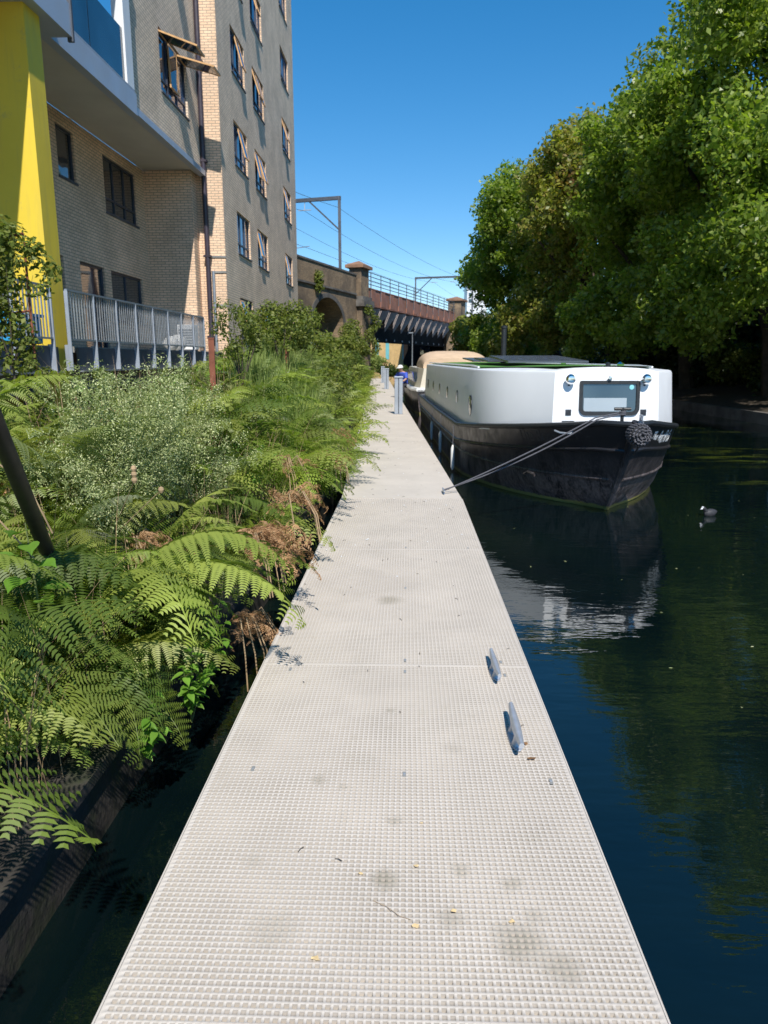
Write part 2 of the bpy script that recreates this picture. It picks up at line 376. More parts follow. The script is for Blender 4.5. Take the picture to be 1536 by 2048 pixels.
ys = [-6, -2]+[i*.5 for i in range(0, 40)]+[20+i*3 for i in range(0, 22)]+[90, 120, 180, 300, 600]
V = []; F = []
ds = [0, .15, .4, .8, 1.3, 1.9, 2.5, 3.5, 5, 8, 14, 40, 200, 700]
for y in ys:
    for d in ds:
        x = edgeX(y)-d; V.append((x, y, groundz(x-1e-4, y)))
n = len(ds)
for j in range(len(ys)-1):
    for i in range(n-1): F.append((j*n+i, (j+1)*n+i, (j+1)*n+i+1, j*n+i+1))
npmesh('bank', V, F, 'soil', smooth=True)['kind'] = 'structure'
def rbX(y): return 10.95+FAR*(y-22.3)
V = []; F = []
ys2 = list(range(-30, 130, 4))+[200, 400, 700]; ds2 = [(0, -.12), (.5, -.02), (2, .25), (5, .7), (20, .9), (200, 1.5), (700, 2)]
for y in ys2:
    for d, z in ds2: V.append((rbX(min(y, 130))+d, y, z))
n = len(ds2)
for j in range(len(ys2)-1):
    for i in range(n-1): F.append((j*n+i, j*n+i+1, (j+1)*n+i+1, (j+1)*n+i))
npmesh('far_bank_ground', V, F, 'soil', smooth=True)['kind'] = 'structure'
MB().box(-700, 700, -200, 700, -3, -2.6).build('ground', 'soil')['kind'] = 'structure'
w = MB().face((-9, -60, -.4), (30, -60, -.4), (30, 260, -.4), (-20, 260, -.4)).build('water', 'water'); w['kind'] = 'structure'
for y0, y1 in ((-6, 8),):
    t = thing('bank_edging', 'dark wet timber edging along the bank beside the near pontoon', 'edging', (edgeX(2), 1, -.4))
    ey = [-6, 0, 2, 3, 4.5, 6, 8, 10]
    m = MB()
    for a, b in zip(ey, ey[1:]):
        m.beam((edgeX(a)+.03-edgeX(2), a-1, .13), (edgeX(b)+.03-edgeX(2), b-1, .13), .06, .3)
    m.build('board', 'wood_dark', t)
    m = MB()
    for a, b in zip(ey, ey[1:]):
        m.beam((edgeX(a)+.0-edgeX(2), a-1, .31), (edgeX(b)+.0-edgeX(2), b-1, .31), .16, .05)
    m.build('capping', 'wood_dark', t)
ft = MB()
for a, b in zip(range(-30, 126, 6), range(-24, 132, 6)):
    ft.beam((rbX(a), a, -.3), (rbX(b), b, -.3), .25, .5)
tag(ft.build('canal_wall', 'stone_dark'), 'low dark stone canal edge under the trees on the far side', 'canal wall')

# ------------------------------------------------------------------ pontoon
pon = thing('pontoon', 'pale grated floating pontoon running from the foreground to the bend', 'pontoon', (0, 0, 0))
def grate(y0, y1, joints):
    P_ = .0203; hw = .0132; x0, x1 = -.735, .632; nx = int((x1-x0-.012)/P_); mx = (x1-x0-nx*P_)/2
    ny = int((y1-y0)/P_)
    xs = [x0]+sum([[x0+mx+i*P_+(P_-hw)/2, x0+mx+i*P_+(P_+hw)/2] for i in range(nx)], [])+[x1]
    ysl = [y0]+sum([[y0+j*P_+(P_-hw)/2, y0+j*P_+(P_+hw)/2] for j in range(ny)], [])+[y1]
    xs = np.array(xs); yy = np.array(ysl); NX, NY = len(xs), len(yy)
    X, Y = np.meshgrid(xs, yy); Vt = np.stack([X.ravel(), Y.ravel(), np.zeros(X.size)], 1)
    ii, jj = np.meshgrid(np.arange(NX-1), np.arange(NY-1)); ii = ii.ravel(); jj = jj.ravel()
    row = (jj-1)//2
    hole = (ii % 2 == 1) & (jj % 2 == 1)
    yr = y0+row*P_
    for jt in joints: hole &= ~(np.abs(yr+P_/2-jt) < P_*.55)
    a = jj*NX+ii; F_ = np.stack([a, a+1, a+1+NX, a+NX], 1); top = F_[~hole]; H_ = F_[hole]; rw = row[hole]; cw = ((ii[hole]-1)//2)
    depth = np.where(rw % 2 == 0, .018, .0055) + RNG.uniform(-.0008, .0008, len(rw))
    base = len(Vt); nb = len(H_)
    Vb = Vt[H_].copy(); Vb[:, :, 2] = -depth[:, None]; Vb[:, :, 0] = Vb[:, :, 0].mean(1, keepdims=True)+(Vb[:, :, 0]-Vb[:, :, 0].mean(1, keepdims=True))*.92
    Vb[:, :, 1] = Vb[:, :, 1].mean(1, keepdims=True)+(Vb[:, :, 1]-Vb[:, :, 1].mean(1, keepdims=True))*.92
    Vall = np.concatenate([Vt, Vb.reshape(-1, 3)]); B = base+np.arange(nb*4).reshape(nb, 4)
    walls = [np.stack([H_[:, k], H_[:, (k+1) % 4], B[:, (k+1) % 4], B[:, k]], 1) for k in range(4)]
    Fall = np.concatenate([top, B]+walls)
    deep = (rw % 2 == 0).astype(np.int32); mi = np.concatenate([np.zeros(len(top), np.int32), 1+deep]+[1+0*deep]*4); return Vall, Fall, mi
ptop = 0.0
Vg, Fg, Mi = grate(.9, 8.08, (3.50, 5.85))
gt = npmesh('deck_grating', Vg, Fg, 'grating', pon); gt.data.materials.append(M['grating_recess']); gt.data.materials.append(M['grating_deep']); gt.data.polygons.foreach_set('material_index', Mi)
MB().box(-.735, .632, -4, .898, -.03, 0).build('rear_deck', 'grating', pon)
m = MB(); m.box(-.741, -.736, -4, 8.08, -.045, .0015).box(.633, .638, -4, 8.08, -.045, .0015); m.build('edge_trim', 'grating', pon)
m = MB()
for y0 in (-3.5, -1, 1.5, 4, 6.4): m.box(-.62, .52, y0, y0+1.9, -.62, -.05)
m.build('float', 'steel_dark', pon)
m = MB().box(-.70, .6, -4, 8.05, -.12, -.06); m.build('under_frame', 'steel_dark', pon)
clipm = MB().box(-.0065, .0065, -.017, .017, -.002, .0008)
for k, (x, y) in enumerate([(-.585, 2.52), (.0, 2.5), (.55, 2.47), (-.575, 3.56), (-.585, 3.44), (.0, 3.57), (.0, 3.43), (.50, 3.56), (.50, 3.40), (.0, 4.8), (-.58, 5.9), (0., 5.9), (.52, 5.9), (-.57, 7.6), (0, 7.6), (.5, 7.6)]):
    if k == 0: cp = clipm.build('fixing_clip', 'concrete', pon); MB().lathe([(.0045, 0), (.0045, .001), (0, .0015)], (0, 0, .0006), n=8).build('bolt', 'zinc', cp)
    else: cp = dup(cp0, pon)
    if k == 0: cp0 = cp
    cp.location = (x, y, .001)
pf = thing('far_pontoon', 'pale pontoon walkway beyond the bend beside the moored boats', 'pontoon', (0, 8.1, 0))
L1 = 51.7
def fpanel(s0, s1, name='deck_panel'):
    m = MB(); a = lambda s, x, z: (x+FAR*s, s, z)
    top = [a(s0, -.735, 0), a(s0, .632, 0), a(s1, .632, 0), a(s1, -.735, 0)]; bot = [(x, y, -.04) for x, y, z in top]
    m.raw(top+bot, [(0, 1, 2, 3), (4, 7, 6, 5), (0, 4, 5, 1), (1, 5, 6, 2), (2, 6, 7, 3), (3, 7, 4, 0)])
    return m.build(name, 'grating_far', pf)
s = 0.0
while s < L1-.1:
    e = min(s+3.6, L1); fpanel(s+.004, e-.004); s = e
m = MB()
for s in range(0, 50, 4):
    m.obox((-.05+FAR*(s+1.6), s+1.6, -.33), (.58, 0, 0), (FAR*1.5, 1.5, 0), (0, 0, .26))
m.build('float', 'steel_dark', pf)
# rope holder cleats
def cleat(loc, rz, label, sc=1., tilt=0):
    t = thing('mooring_cleat', label, 'cleat', loc, rz, 'cleats on the pontoon')
    m = MB()
    n = 13; pts = []; rr = []
    for i in range(n):
        q = -1+2*i/(n-1); pts.append((0, q*.19*sc, (.062-.0*abs(q)+.012*q*q)*sc)); rr.append((.0215-.0105*abs(q)**1.6)*sc)
    m.tube(pts, rr, 12)
    m.build('horn', 'zinc', t)
    for q in (-.055, .055):
        f = MB(); f.loft([[(math.cos(a)*w*sc, q*sc+math.sin(a)*w*1.4*sc, z*sc) for a in [2*math.pi*k/12 for k in range(12)]] for w, z in ((.026, .006), (.019, .02), (.015, .045), (.017, .06))], cap=True)
        f.build('leg', 'zinc', t)
    b = MB(); b.loft([[(math.cos(a)*.032*sc, math.sin(a)*.115*sc, z) for a in [2*math.pi*k/20 for k in range(20)]] for z in (.0005, .008*sc)], cap=True)
    b.build('base_plate', 'zinc', t, bevel=.002)
    return t
cleat((.452, 3.42, 0), R(1), 'smaller looking grey metal cleat on the deck, further from the brown leaf', .84)
cleat((.462, 2.78, 0), R(-1), 'large grey metal cleat on the deck beside a curled brown leaf', .93)
cleat((.44, 8.42, 0), R(2), 'grey cleat at the pontoon edge holding the bow rope', .62)

# service posts
def post(y, x, label, h=1.02):
    t = thing('service_post', label, 'bollard', (x, y, 0), math.atan(-FAR), 'grey posts along the right edge of the pontoon')
    MB().box(-.115, -.012, -.06, .06, .012, h).build('upright', 'steel_blue', t, bevel=.006)
    MB().box(.012, .115, -.06, .06, .012, h).build('upright', 'steel_blue', t, bevel=.006)
    MB().box(-.0115, .0115, -.045, .045, .012, h-.02).build('slot', 'steel_dark', t)
    MB().box(-.13, .13, -.08, .08, h+.001, h+.05).build('cap', 'steel_blue', t, bevel=.012)
    MB().box(-.13, .13, -.10, .10, 0.001, .0115).build('base_plate', 'galv', t)
post(21, -.235, 'nearest tall grey double post at the right edge of the pontoon')
post(38.8, -1.07, 'second grey post behind the tall one, midway along the pontoon')
post(49, -1.60, 'farthest grey post at the end of the pontoon')
# litter on the deck
litter = [(.495, 2.735, .020, 'dead', 'curled brown leaf lying next to the larger cleat'), (.505, 2.62, .020, 'dead', 'crumpled orange brown leaf just below the larger cleat'),
          (-.02+.06, 1.985, .010, 'litter', 'yellow petal near the centre of the foreground grating'), (-.13, 1.945, .010, 'litter', 'yellow petal left of the largest stain'),
          (.145, 1.80, .011, 'litter', 'yellow petal right of the centre, below the round stain'), (.305, 1.765, .011, 'litter', 'orange petal above the wide stain on the right'),
          (.035, 1.74, .012, 'litter', 'pale yellow petal at the lower centre of the deck'), (-.23, 1.62, .013, 'litter', 'large orange petal at the lower left of the deck'), (.06, 2.2, .007, 'litter', 'tiny orange speck by the centre stain')]
M['litter'] = plain('petal', (.68, .50, .26), .7, 0, .2, 60)
for i, (x, y, r, mt, lb) in enumerate(litter):
    m = MB(); n = 9; cs = (x, y, .004); r *= .8
    ring = [(math.cos(2*math.pi*k/n)*r*random.uniform(.6, 1.15)*(1.3 if k % 3 else .8), math.sin(2*math.pi*k/n)*r*random.uniform(.5, 1), random.uniform(0, .35)*r) for k in range(n)]
    vs = ring+[(0, 0, .002)]; m.raw(vs, [(k, (k+1) % n, n) for k in range(n)], True)
    tag(m.build('leaf' if mt == 'dead' else 'petal', mt, loc=cs), lb, 'leaf' if mt == 'dead' else 'petal', 'bits of leaf and petal on the deck')
m = MB(); m.tube([(-.09, 1.835, .003), (-.05, 1.81, .006), (-.01, 1.775, .004), (.02, 1.765, .003)], .0008, 5); tag(m.build('twig', 'stem_dry'), 'thin dry twig lying on the foreground grating', 'twig')
for i in range(46):      # droppings and specks scattered on the far decking
    pass
m = MB()
for i in range(130):
    y = random.uniform(5, 24); x = random.uniform(deckL(y)+.05, deckR(y)-.05); r = random.uniform(.004, .011); n = 6
    m.raw([(x+math.cos(k)*r, y+math.sin(k)*r*1.3, .003) for k in [2*math.pi*q/n for q in range(n)]]+[(x, y, .006)], [(k, (k+1) % n, n) for k in range(n)])
tag(m.build('deck_specks', 'lettering'), 'tiny white droppings and petals scattered over the pontoon deck', 'specks', kind='stuff')
m = MB()
for i in range(90):
    y = random.uniform(2, 16); x = random.uniform(deckL(y)+.03, deckR(y)-.03); a = random.uniform(0, 3); l = random.uniform(.008, .03)
    m.tube([(x, y, .003), (x+math.cos(a)*l*.5, y+math.sin(a)*l*.5, .007), (x+math.cos(a)*l, y+math.sin(a)*l, .003)], .0016, 4)
tag(m.build('deck_debris', 'bark'), 'tiny dark twigs and crumbs scattered over the pontoon deck', 'debris', kind='stuff')
# white painted edging chips on the right near edge reads as trim already

# ------------------------------------------------------------------ walls with openings
def wall(name, plane, c, a0, a1, z0, z1, holes, mat, parent, depth=.14, normal=1, back=None):
    """plane 'x': wall at x=c spanning y a0..a1; plane 'y': wall at y=c spanning x"""
    aa = sorted({a0, a1, *[h[0] for h in holes], *[h[1] for h in holes]}); zz = sorted({z0, z1, *[h[2] for h in holes], *[h[3] for h in holes]})
    pt = (lambda a, z, d=0: (c-normal*d, a, z)) if plane == 'x' else (lambda a, z, d=0: (a, c-normal*d, z))
    m = MB()
    for i in range(len(aa)-1):
        for j in range(len(zz)-1):
            ca, cz = (aa[i]+aa[i+1])/2, (zz[j]+zz[j+1])/2
            if any(h[0] < ca < h[1] and h[2] < cz < h[3] for h in holes): continue
            if a0 <= ca <= a1 and z0 <= cz <= z1: m.face(pt(aa[i], zz[j]), pt(aa[i+1], zz[j]), pt(aa[i+1], zz[j+1]), pt(aa[i], zz[j+1]))
    for h in holes:
        h0, h1, k0, k1 = h[:4]
        m.face(pt(h0, k0), pt(h1, k0), pt(h1, k0, depth), pt(h0, k0, depth)); m.face(pt(h0, k1), pt(h1, k1), pt(h1, k1, depth), pt(h0, k1, depth))
        m.face(pt(h0, k0), pt(h0, k1), pt(h0, k1, depth), pt(h0, k0, depth)); m.face(pt(h1, k0), pt(h1, k1), pt(h1, k1, depth), pt(h1, k0, depth))
    return m.build(name, mat, parent)
def window(parent, x, y0, y1, z0, z1, glassm='glass_blue', open_=(), cols=3, name='window', sill=True, low=.32):
    """window in a wall facing +X; x = wall plane; glass set back"""
    xf = x-.09; m = MB(); fw = .055
    m.box(xf-.03, xf+.03, y0, y1, z0, z0+fw).box(xf-.03, xf+.03, y0, y1, z1-fw, z1).box(xf-.03, xf+.03, y0, y0+fw, z0+fw, z1-fw).box(xf-.03, xf+.03, y1-fw, y1, z0+fw, z1-fw)
    cw = (y1-y0)/cols
    for k in range(1, cols): m.box(xf-.028, xf+.028, y0+k*cw-.025, y0+k*cw+.025, z0+fw, z1-fw)
    if low: m.box(xf-.026, xf+.026, y0+fw, y1-fw, z0+low, z0+low+.05)
    w_ = m.build(name, 'frame_dark', parent)
    MB().box(xf-.012, xf-.004, y0+fw, y1-fw, z0+fw, z1-fw).build('pane', glassm, w_)
    if sill: MB().box(x-.02, x+.035, y0-.02, y1+.02, z0-.045, z0-.002).build('sill', 'steel_dark', w_)
    for (k, ang) in open_:
        a0, a1 = y0+k*cw+.03, y0+(k+1)*cw-.03; h = (z1-z0-(low or 0))*.92; hx, hz = x-.03, z1-.08
        d = Vector((math.sin(ang), 0, -math.cos(ang))); nn = Vector((math.cos(ang), 0, math.sin(ang)))
        sm = MB(); o = Vector((hx, 0, hz))
        for (u0, u1, b0, b1) in ((0, .045, a0, a1), (h-.05, h, a0, a1), (.045, h-.05, a0, a0+.04), (.045, h-.05, a1-.04, a1)):
            c = o+d*((u0+u1)/2)+Vector((0, (b0+b1)/2, 0)); sm.obox(c, d*(u1-u0)/2, Vector((0, (b1-b0)/2, 0)), nn*.02)
        sa = sm.build('sash', 'wood_pine', w_)
        c = o+d*(h/2)+Vector((0, (a0+a1)/2, 0)); MB().obox(c, d*(h/2-.05), Vector((0, (a1-a0)/2-.04, 0)), nn*.012).build('sash_pane', 'glass_dark', w_)
    return w_

# ------------------------------------------------------------------ tower
T = thing('apartment_tower', 'tall pale brick apartment tower with rows of open pine windows', 'apartment block', (-5.6, 23.3, 0))
T0 = Vector((-5.6, 23.3, 0))
def local(root):                 # keep world coordinates under a parent placed elsewhere
    root_inv = Matrix.Translation(-Vector(root.location))
    for ch in root.children:
        if not ch.get('_l'):
            ch.matrix_parent_inverse = root_inv; ch['_l'] = 1
    for ch in root.children:
        if '_l' in ch: pass
rows = [3.57+2.745*k for k in range(-1, 7)]
holes = []; wins = []
opens = {(1, 1): [(0, .30)], (1, 2): [(0, .28), (1, .30)], (1, 3): [(0, .2), (1, .30)], (2, 2): [(0, .2)], (2, 3): [(0, .2)], (3, 3): [(0, .25)], (3, 2): [(0, .22), (1, .28)], (3, 1): [(1, .25)],
         (0, 2): [(0, .3)], (4, 2): [(0, .3), (1, .25)], (4, 3): [(0, .3)], (5, 1): [(1, .3)], (5, 2): [(0, .3)], (4, 1): [(1, .25)]}
for r_, zt in enumerate(rows):
    for c_, (y0, y1) in enumerate(((25.1, 27.1), (28.4, 30.5), (34.75, 36.85)), 1):
        zo = .12*max(0, r_-2) if c_ == 3 else 0
        if c_ == 3 and r_ == 0: continue
        h = (y0, y1, zt-1.32+zo, zt+zo); holes.append(h); wins.append((r_, c_, h))
wall('wall', 'x', -5.6, 23.3, 38.45, .2, 24, holes, 'brick_grey', T)
wall('side_wall', 'y', 23.3, -8.2, -5.603, .2, 24, [(-6.72, -6.6, 2.0, 6.6)], 'brick_cream', T, normal=-1)
MB().face((-5.6, 38.45, .2), (-12, 38.45, .2), (-12, 38.45, 24), (-5.6, 38.45, 24)).face((-5.6, 38.45, 24), (-12, 38.45, 24), (-12, 23.3, 24), (-5.6, 23.3, 24)).build('rear_wall', 'brick_grey', T)
MB().box(-6.72, -6.6, 23.36, 23.37, 2.0, 6.6).build('stair_glazing', 'glass_blue', T)
for z in (3.15, 4.15, 4.6): MB().box(-6.05, -5.595, 23.27, 23.296, z, z+.06).build('string_course', 'concrete', T)
for r_, c_, h in wins:
    window(T, -5.6, *h, open_=opens.get((r_, c_), ()))
    MB().box(-5.73, -5.60, h[1]-.012, h[1]-.004, h[2], h[3]).build('reveal_trim', 'brick_cream', T)
# ------------------------------------------------------------------ near block
Bk = thing('apartment_block', 'brick apartment block with deep overhang, glass balcony and dark windows', 'apartment block', (-6.2, 18, 0))
wall('upper_wall', 'x', -6.2, 17.42, 23.28, 7.05, 24, [(19.8, 22.1, 8.15, 9.6), (19.8, 22.1, 11.2, 12.65)], 'brick_grey', Bk)
wall('recessed_wall', 'x', -7.83, 8, 22.75, -.1, 6.99, [(17.25, 18.15, 5.6, 6.7), (19.8, 22.1, 5.3, 6.7), (17.95, 19.4, 1.78, 3.85), (19.82, 22.14, 2.55, 3.85), (16.1, 17.1, 1.78, 3.85)], 'brick_cream', Bk)
MB().box(-7.826, -6.4, 22.75, 23.29, .2, 6.99).build('return_wall', 'brick_cream', Bk)
MB().box(-7.83, -6.12, 6, 23.28, 7.0, 7.04).build('soffit', 'soffit', Bk)
MB().box(-6.25, -6.06, 17.43, 23.25, 6.9, 7.05).build('edge_trim', 'fascia', Bk)
window(Bk, -7.83, 17.25, 18.15, 5.6, 6.7, 'glass_dark', cols=1, low=0)
window(Bk, -7.83, 19.8, 22.1, 5.3, 6.7, 'glass_dark', cols=3, low=.35)
window(Bk, -7.83, 19.82, 22.14, 2.55, 3.85, 'glass_dark', cols=2, low=0)
d_ = window(Bk, -7.83, 17.95, 19.4, 1.78, 3.85, 'glass_dark', cols=1, low=0, name='door', sill=False)
MB().box(-7.86, -7.80, 19.28, 19.31, 2.6, 2.8).build('handle', 'galv', d_)
window(Bk, -7.83, 16.1, 17.1, 1.78, 3.85, 'glass_dark', cols=1, low=0, name='door', sill=False)
window(Bk, -6.2, 19.8, 22.1, 8.15, 9.6, 'glass_blue', cols=3, open_=[(0, 1.22), (1, .03), (2, 1.3)])
window(Bk, -6.2, 19.8, 22.1, 11.2, 12.65, 'glass_blue', cols=3, open_=[(1, .5)])
# balcony loggia
MB().box(-6.2, -5.62, 6.0, 13.30, 6.80, 7.30).build('fascia_panel', 'fascia', Bk)
MB().box(-6.2, -6.02, 13.36, 17.42, 6.84, 7.28).build('fascia_panel', 'fascia', Bk)
MB().box(-5.70, -5.60, 13.302, 13.358, 6.74, 7.38).build('joint_bracket', 'steel_dark', Bk)
MB().box(-6.18, -6.03, 13.4, 17.35, 7.285, 7.34).build('balcony_kerb', 'steel_blue', Bk)
for a, b in ((13.45, 15.2), (15.24, 16.98)):
    MB().box(-6.11, -6.095, a, b, 7.345, 8.42).build('balustrade_pane', 'balustrade_glass', Bk)
MB().box(-6.3, -6.05, 17.0, 17.41, 7.345, 24).build('balcony_column', 'white_paint', Bk)
MB().box(-6.202, -6.1, 17.412, 17.55, 7.06, 24).build('corner_trim', 'fascia', Bk)
MB().box(-8.6, -8.5, 6, 17.4, 7.05, 24).build('balcony_back_wall', 'white_paint', Bk)
MB().box(-8.49, -8.47, 9, 16.6, 7.1, 9.4).build('balcony_glazing', 'glass_blue', Bk)
for z in (10.0, 12.9, 15.8): MB().box(-8.5, -6.02, 6, 17.4, z-.15, z+.2).build('balcony_slab', 'fascia', Bk)
# pillar
pl = MB().box(-8.6, -5.8, 12.05, 12.55, -.1, 6.835).build('pillar', 'yellow', Bk)
MB().box(-8.6, -5.95, 11.7, 12.04, .2, 1.2).build('pillar_base', 'yellow', Bk)
# drainpipe
dp = MB(); dp.tube([(-6.12, 23.16, 1.2), (-6.12, 23.16, 24)], .075, 10)
dpo = dp.build('drainpipe', 'pipe', T)
for z in (2.2, 4.6, 7.3, 10, 12.7): MB().box(-6.23, -6.01, 23.08, 23.27, z, z+.06).build('pipe_bracket', 'pipe', dpo)
MB().tube([(-5.98, 23.2, 1.2), (-5.98, 23.2, 4.2)], .05, 8).build('soil_pipe', 'galv', T)

# ------------------------------------------------------------------ walkway with railing
Wk = thing('balcony_walkway', 'raised steel walkway with grey picket railing in front of the brick block', 'walkway', (-5.6, 16, 0))
def rail_run(x, y0, y1, zf, parent, nb_post):
    L = y1-y0; n = nb_post
    MB().beam((x, y0, zf+.88), (x, y1, zf+.88), .045, .03).build('top_rail', 'galv', parent)
    MB().beam((x, y0, zf+.09), (x, y1, zf+.09), .035, .03).build('bottom_rail', 'galv', parent)
    for k in range(n+1):
        y = y0+L*k/n
        m = MB().box(x-.03, x+.03, y-.011, y+.011, zf-.42, zf+.865); m.box(x-.09, x-.032, y-.009, y+.009, zf-.42, zf+.0)
        m.build('rail_post', 'steel_blue', parent)
    np_ = int(L/.105)
    m = MB()
    for k in range(np_):
        y = y0+.05+L*k/np_; m.box(x-.009, x+.009, y-.009, y+.009, zf+.106, zf+.864)
    return m.build('pickets', 'galv', parent)
pk = rail_run(-5.6, 12.2, 20.4, 1.78, Wk, 8)
pk2 = rail_run(-5.6, 4.5, 11.62, 1.78, Wk, 6)
for a, b in ((4.5, 11.9), (12.6, 22.7)):
    MB().box(-7.8, -5.7, a, b, 1.66, 1.76).build('floor_slab', 'concrete', Wk)
    MB().box(-5.69, -5.66, a, b, 1.36, 1.74).build('edge_channel', 'steel_dark', Wk)
    MB().box(-5.69, -5.58, a, b, 1.33, 1.357).build('channel_flange', 'galv', Wk)
    MB().box(-6.2, -5.95, a, b, 1.0, 1.655).build('support_beam', 'concrete', Wk)
MB().box(-5.95, -5.75, 11.2, 11.5, .75, 1.35).build('beam_bracket', 'steel_dark', Wk)
MB().box(-7.75, -7.6, 5, 22.7, -.1, 1.655).build('undercroft_wall', 'stone_dark', Wk)
MB().beam((-7.2, 17.3, 1.8), (-7.2, 17.3, 3.0), .04, .04, (1, 0, 0)).build('inner_post', 'steel_dark', Wk)
# things on the walkway
t = thing('air_conditioner', 'white air conditioning unit with slatted front behind the railing', 'air conditioner', (-6.1, 20.6, 1.76))
MB().box(-.25, .25, -.17, .17, .04, .72).build('case', 'white_paint', t, bevel=.02)
m = MB()
for k in range(7): m.box(-.2, .2, -.185, -.172, .14+k*.07, .17+k*.07)
m.build('grille', 'steel_dark', t)
MB().box(-.22, .22, -.15, .15, 0, .039).build('foot', 'steel_dark', t)
for i, (x, y, r, lb) in enumerate([(-6.05, 19.5, .2, 'rounded white plastic sack leaning behind the railing near the brick corner'), (-5.95, 18.6, .17, 'smaller white plastic sack behind the railing, nearer the camera')]):
    m = MB(); rings = []
    for q in range(9):
        z = r*2*q/8; rad = r*math.sin(math.pi*(.08+.84*q/8))**.6*1.1
        rings.append([(x+math.cos(a)*rad*(1+.1*math.sin(3*a+q)), y+math.sin(a)*rad*(1+.1*math.cos(4*a+q)), 1.77+z) for a in [2*math.pi*k/14 for k in range(14)]])
    m.loft(rings, cap=True); tag(m.build('sack', 'white_cloth'), lb, 'sack', 'white sacks behind the railing')
t = thing('storage_box', 'bright blue plastic tub behind the left railing beside the yellow pillar', 'tub', (-5.98, 11.2, 1.76))
MB().box(-.25, .25, -.38, .38, .02, .42).build('tub_body', 'blue_plastic', t, bevel=.03); MB().box(-.28, .28, -.41, .41, .421, .47).build('lid', 'blue_plastic', t, bevel=.01)

# ------------------------------------------------------------------ bridge
BA = math.atan(.279); bdir = Vector((math.sin(BA), math.cos(BA), 0)); bn = Vector((math.cos(BA), -math.sin(BA), 0)); BO = Vector((-3.19, 60, 0))
def bp(s, o=0, z=0): p = BO+bdir*s+bn*o; return Vector((p.x, p.y, z))
SP = 32.9
Br = thing('railway_bridge', 'rusty steel girder railway bridge with triangular brackets crossing the canal', 'bridge', BO)
def bbox(s0, s1, o0, o1, z0, z1): return MB().obox(bp((s0+s1)/2, (o0+o1)/2, (z0+z1)/2), bdir*(s1-s0)/2, bn*(o1-o0)/2, Vector((0, 0, (z1-z0)/2)))
bbox(-.2, SP+.3, -1.6, -1.3, 3.15, 6.0).build('main_girder', 'soot', Br)
bbox(-.2, SP+.3, -9.5, -1.6, 3.6, 5.6).build('deck_slab', 'soot', Br)
bbox(-.2, SP+.3, -1.75, -1.15, 3.02, 3.14).build('girder_flange', 'soot', Br)
for o_ in (-.9, -.5): bbox(0, SP+.2, o_-.04, o_+.04, 5.86, 5.95).build('walkway_bearer', 'rust_paint', Br)
bbox(0, SP+.2, -.05, .0, 5.80, 7.05).build('fascia_plate', 'rust_paint', Br)
bbox(0, SP+.2, -.07, .06, 7.055, 7.13).build('fascia_flange', 'rust_paint', Br)
bbox(0, SP+.2, -.02, .09, 5.72, 5.797).build('fascia_flange', 'rust_paint', Br)
NB = 13
for k in range(NB):
    s = .8+k*(SP-1.0)/(NB-1)
    a, b, c = bp(s, -1.28, 5.70), bp(s, .02, 5.70), bp(s, -1.28, 4.0); off = bdir*.05
    m = MB(); m.raw([a-off, b-off, c-off, a+off, b+off, c+off], [(0, 1, 2), (5, 4, 3), (0, 3, 4, 1), (1, 4, 5, 2), (2, 5, 3, 0)])
    m.build('bracket', 'bracket', Br)
    m = MB(); q = [bp(s-.12, .01, 5.82), bp(s+1.35, .01, 5.82), bp(s+.95, .01, 7.0), bp(s+.1, .01, 7.0)]; q2 = [p+bn*.09 for p in q]
    m.raw(q+q2, [(0, 1, 2, 3), (4, 5, 6, 7), (0, 1, 5, 4), (1, 2, 6, 5), (2, 3, 7, 6), (3, 0, 4, 7)]); m.build('gusset', 'rust_paint', Br)
    MB().beam(bp(s, .04, 5.85), bp(s, .04, 8.35), .09, .07, (1, 0, 0)).build('rail_post', 'steel_dark', Br)
    MB().obox(bp(s, -1.14, 3.25), bdir*.09, bn*.03, Vector((0, 0, .09))).build('rivet_plate', 'galv', Br)
for z in (7.4, 7.7, 8.0, 8.3): MB().beam(bp(0, .04, z), bp(SP+.3, .04, z), .05, .05).build('rail', 'steel_dark', Br)
Vd = thing('viaduct', 'old sooty brick viaduct with a dark arch and capped pier joining the bridge', 'viaduct', bp(-6, 0, 0))
# arch wall along s -30..-0.2 at o=0, arch centred s=-8.6
def arch_wall(sc, r, zs, s0, s1, z0, z1, o):
    m = MB(); n = 20; arc = [(sc-r*math.cos(math.pi*k/n), zs+r*.62*math.sin(math.pi*k/n)) for k in range(n+1)]
    for k in range(n):
        (sa, za), (sb, zb) = arc[k], arc[k+1]
        m.face(bp(sa, o, za), bp(sb, o, zb), bp(sb, o, z1), bp(sa, o, z1)); m.face(bp(sa, o, za), bp(sb, o, zb), bp(sb, o-8.5, zb), bp(sa, o-8.5, za))
    m.face(bp(s0, o, z0), bp(sc-r, o, z0), bp(sc-r, o, z1), bp(s0, o, z1)); m.face(bp(sc+r, o, z0), bp(s1, o, z0), bp(s1, o, z1), bp(sc+r, o, z1))
    for q in (sc-r, sc+r): m.face(bp(q, o, z0), bp(q, o, zs), bp(q, o-8.5, zs), bp(q, o-8.5, z0))
    m.face(bp(s0, o-8.5, z0), bp(s1, o-8.5, z0), bp(s1, o-8.5, z1), bp(s0, o-8.5, z1)); return m, arc
m, arc = arch_wall(-8.4, 2.9, 3.9, -34, -.6, -.5, 6.3, 0); m.build('arch_wall', 'brick_old', Vd)
m = MB()
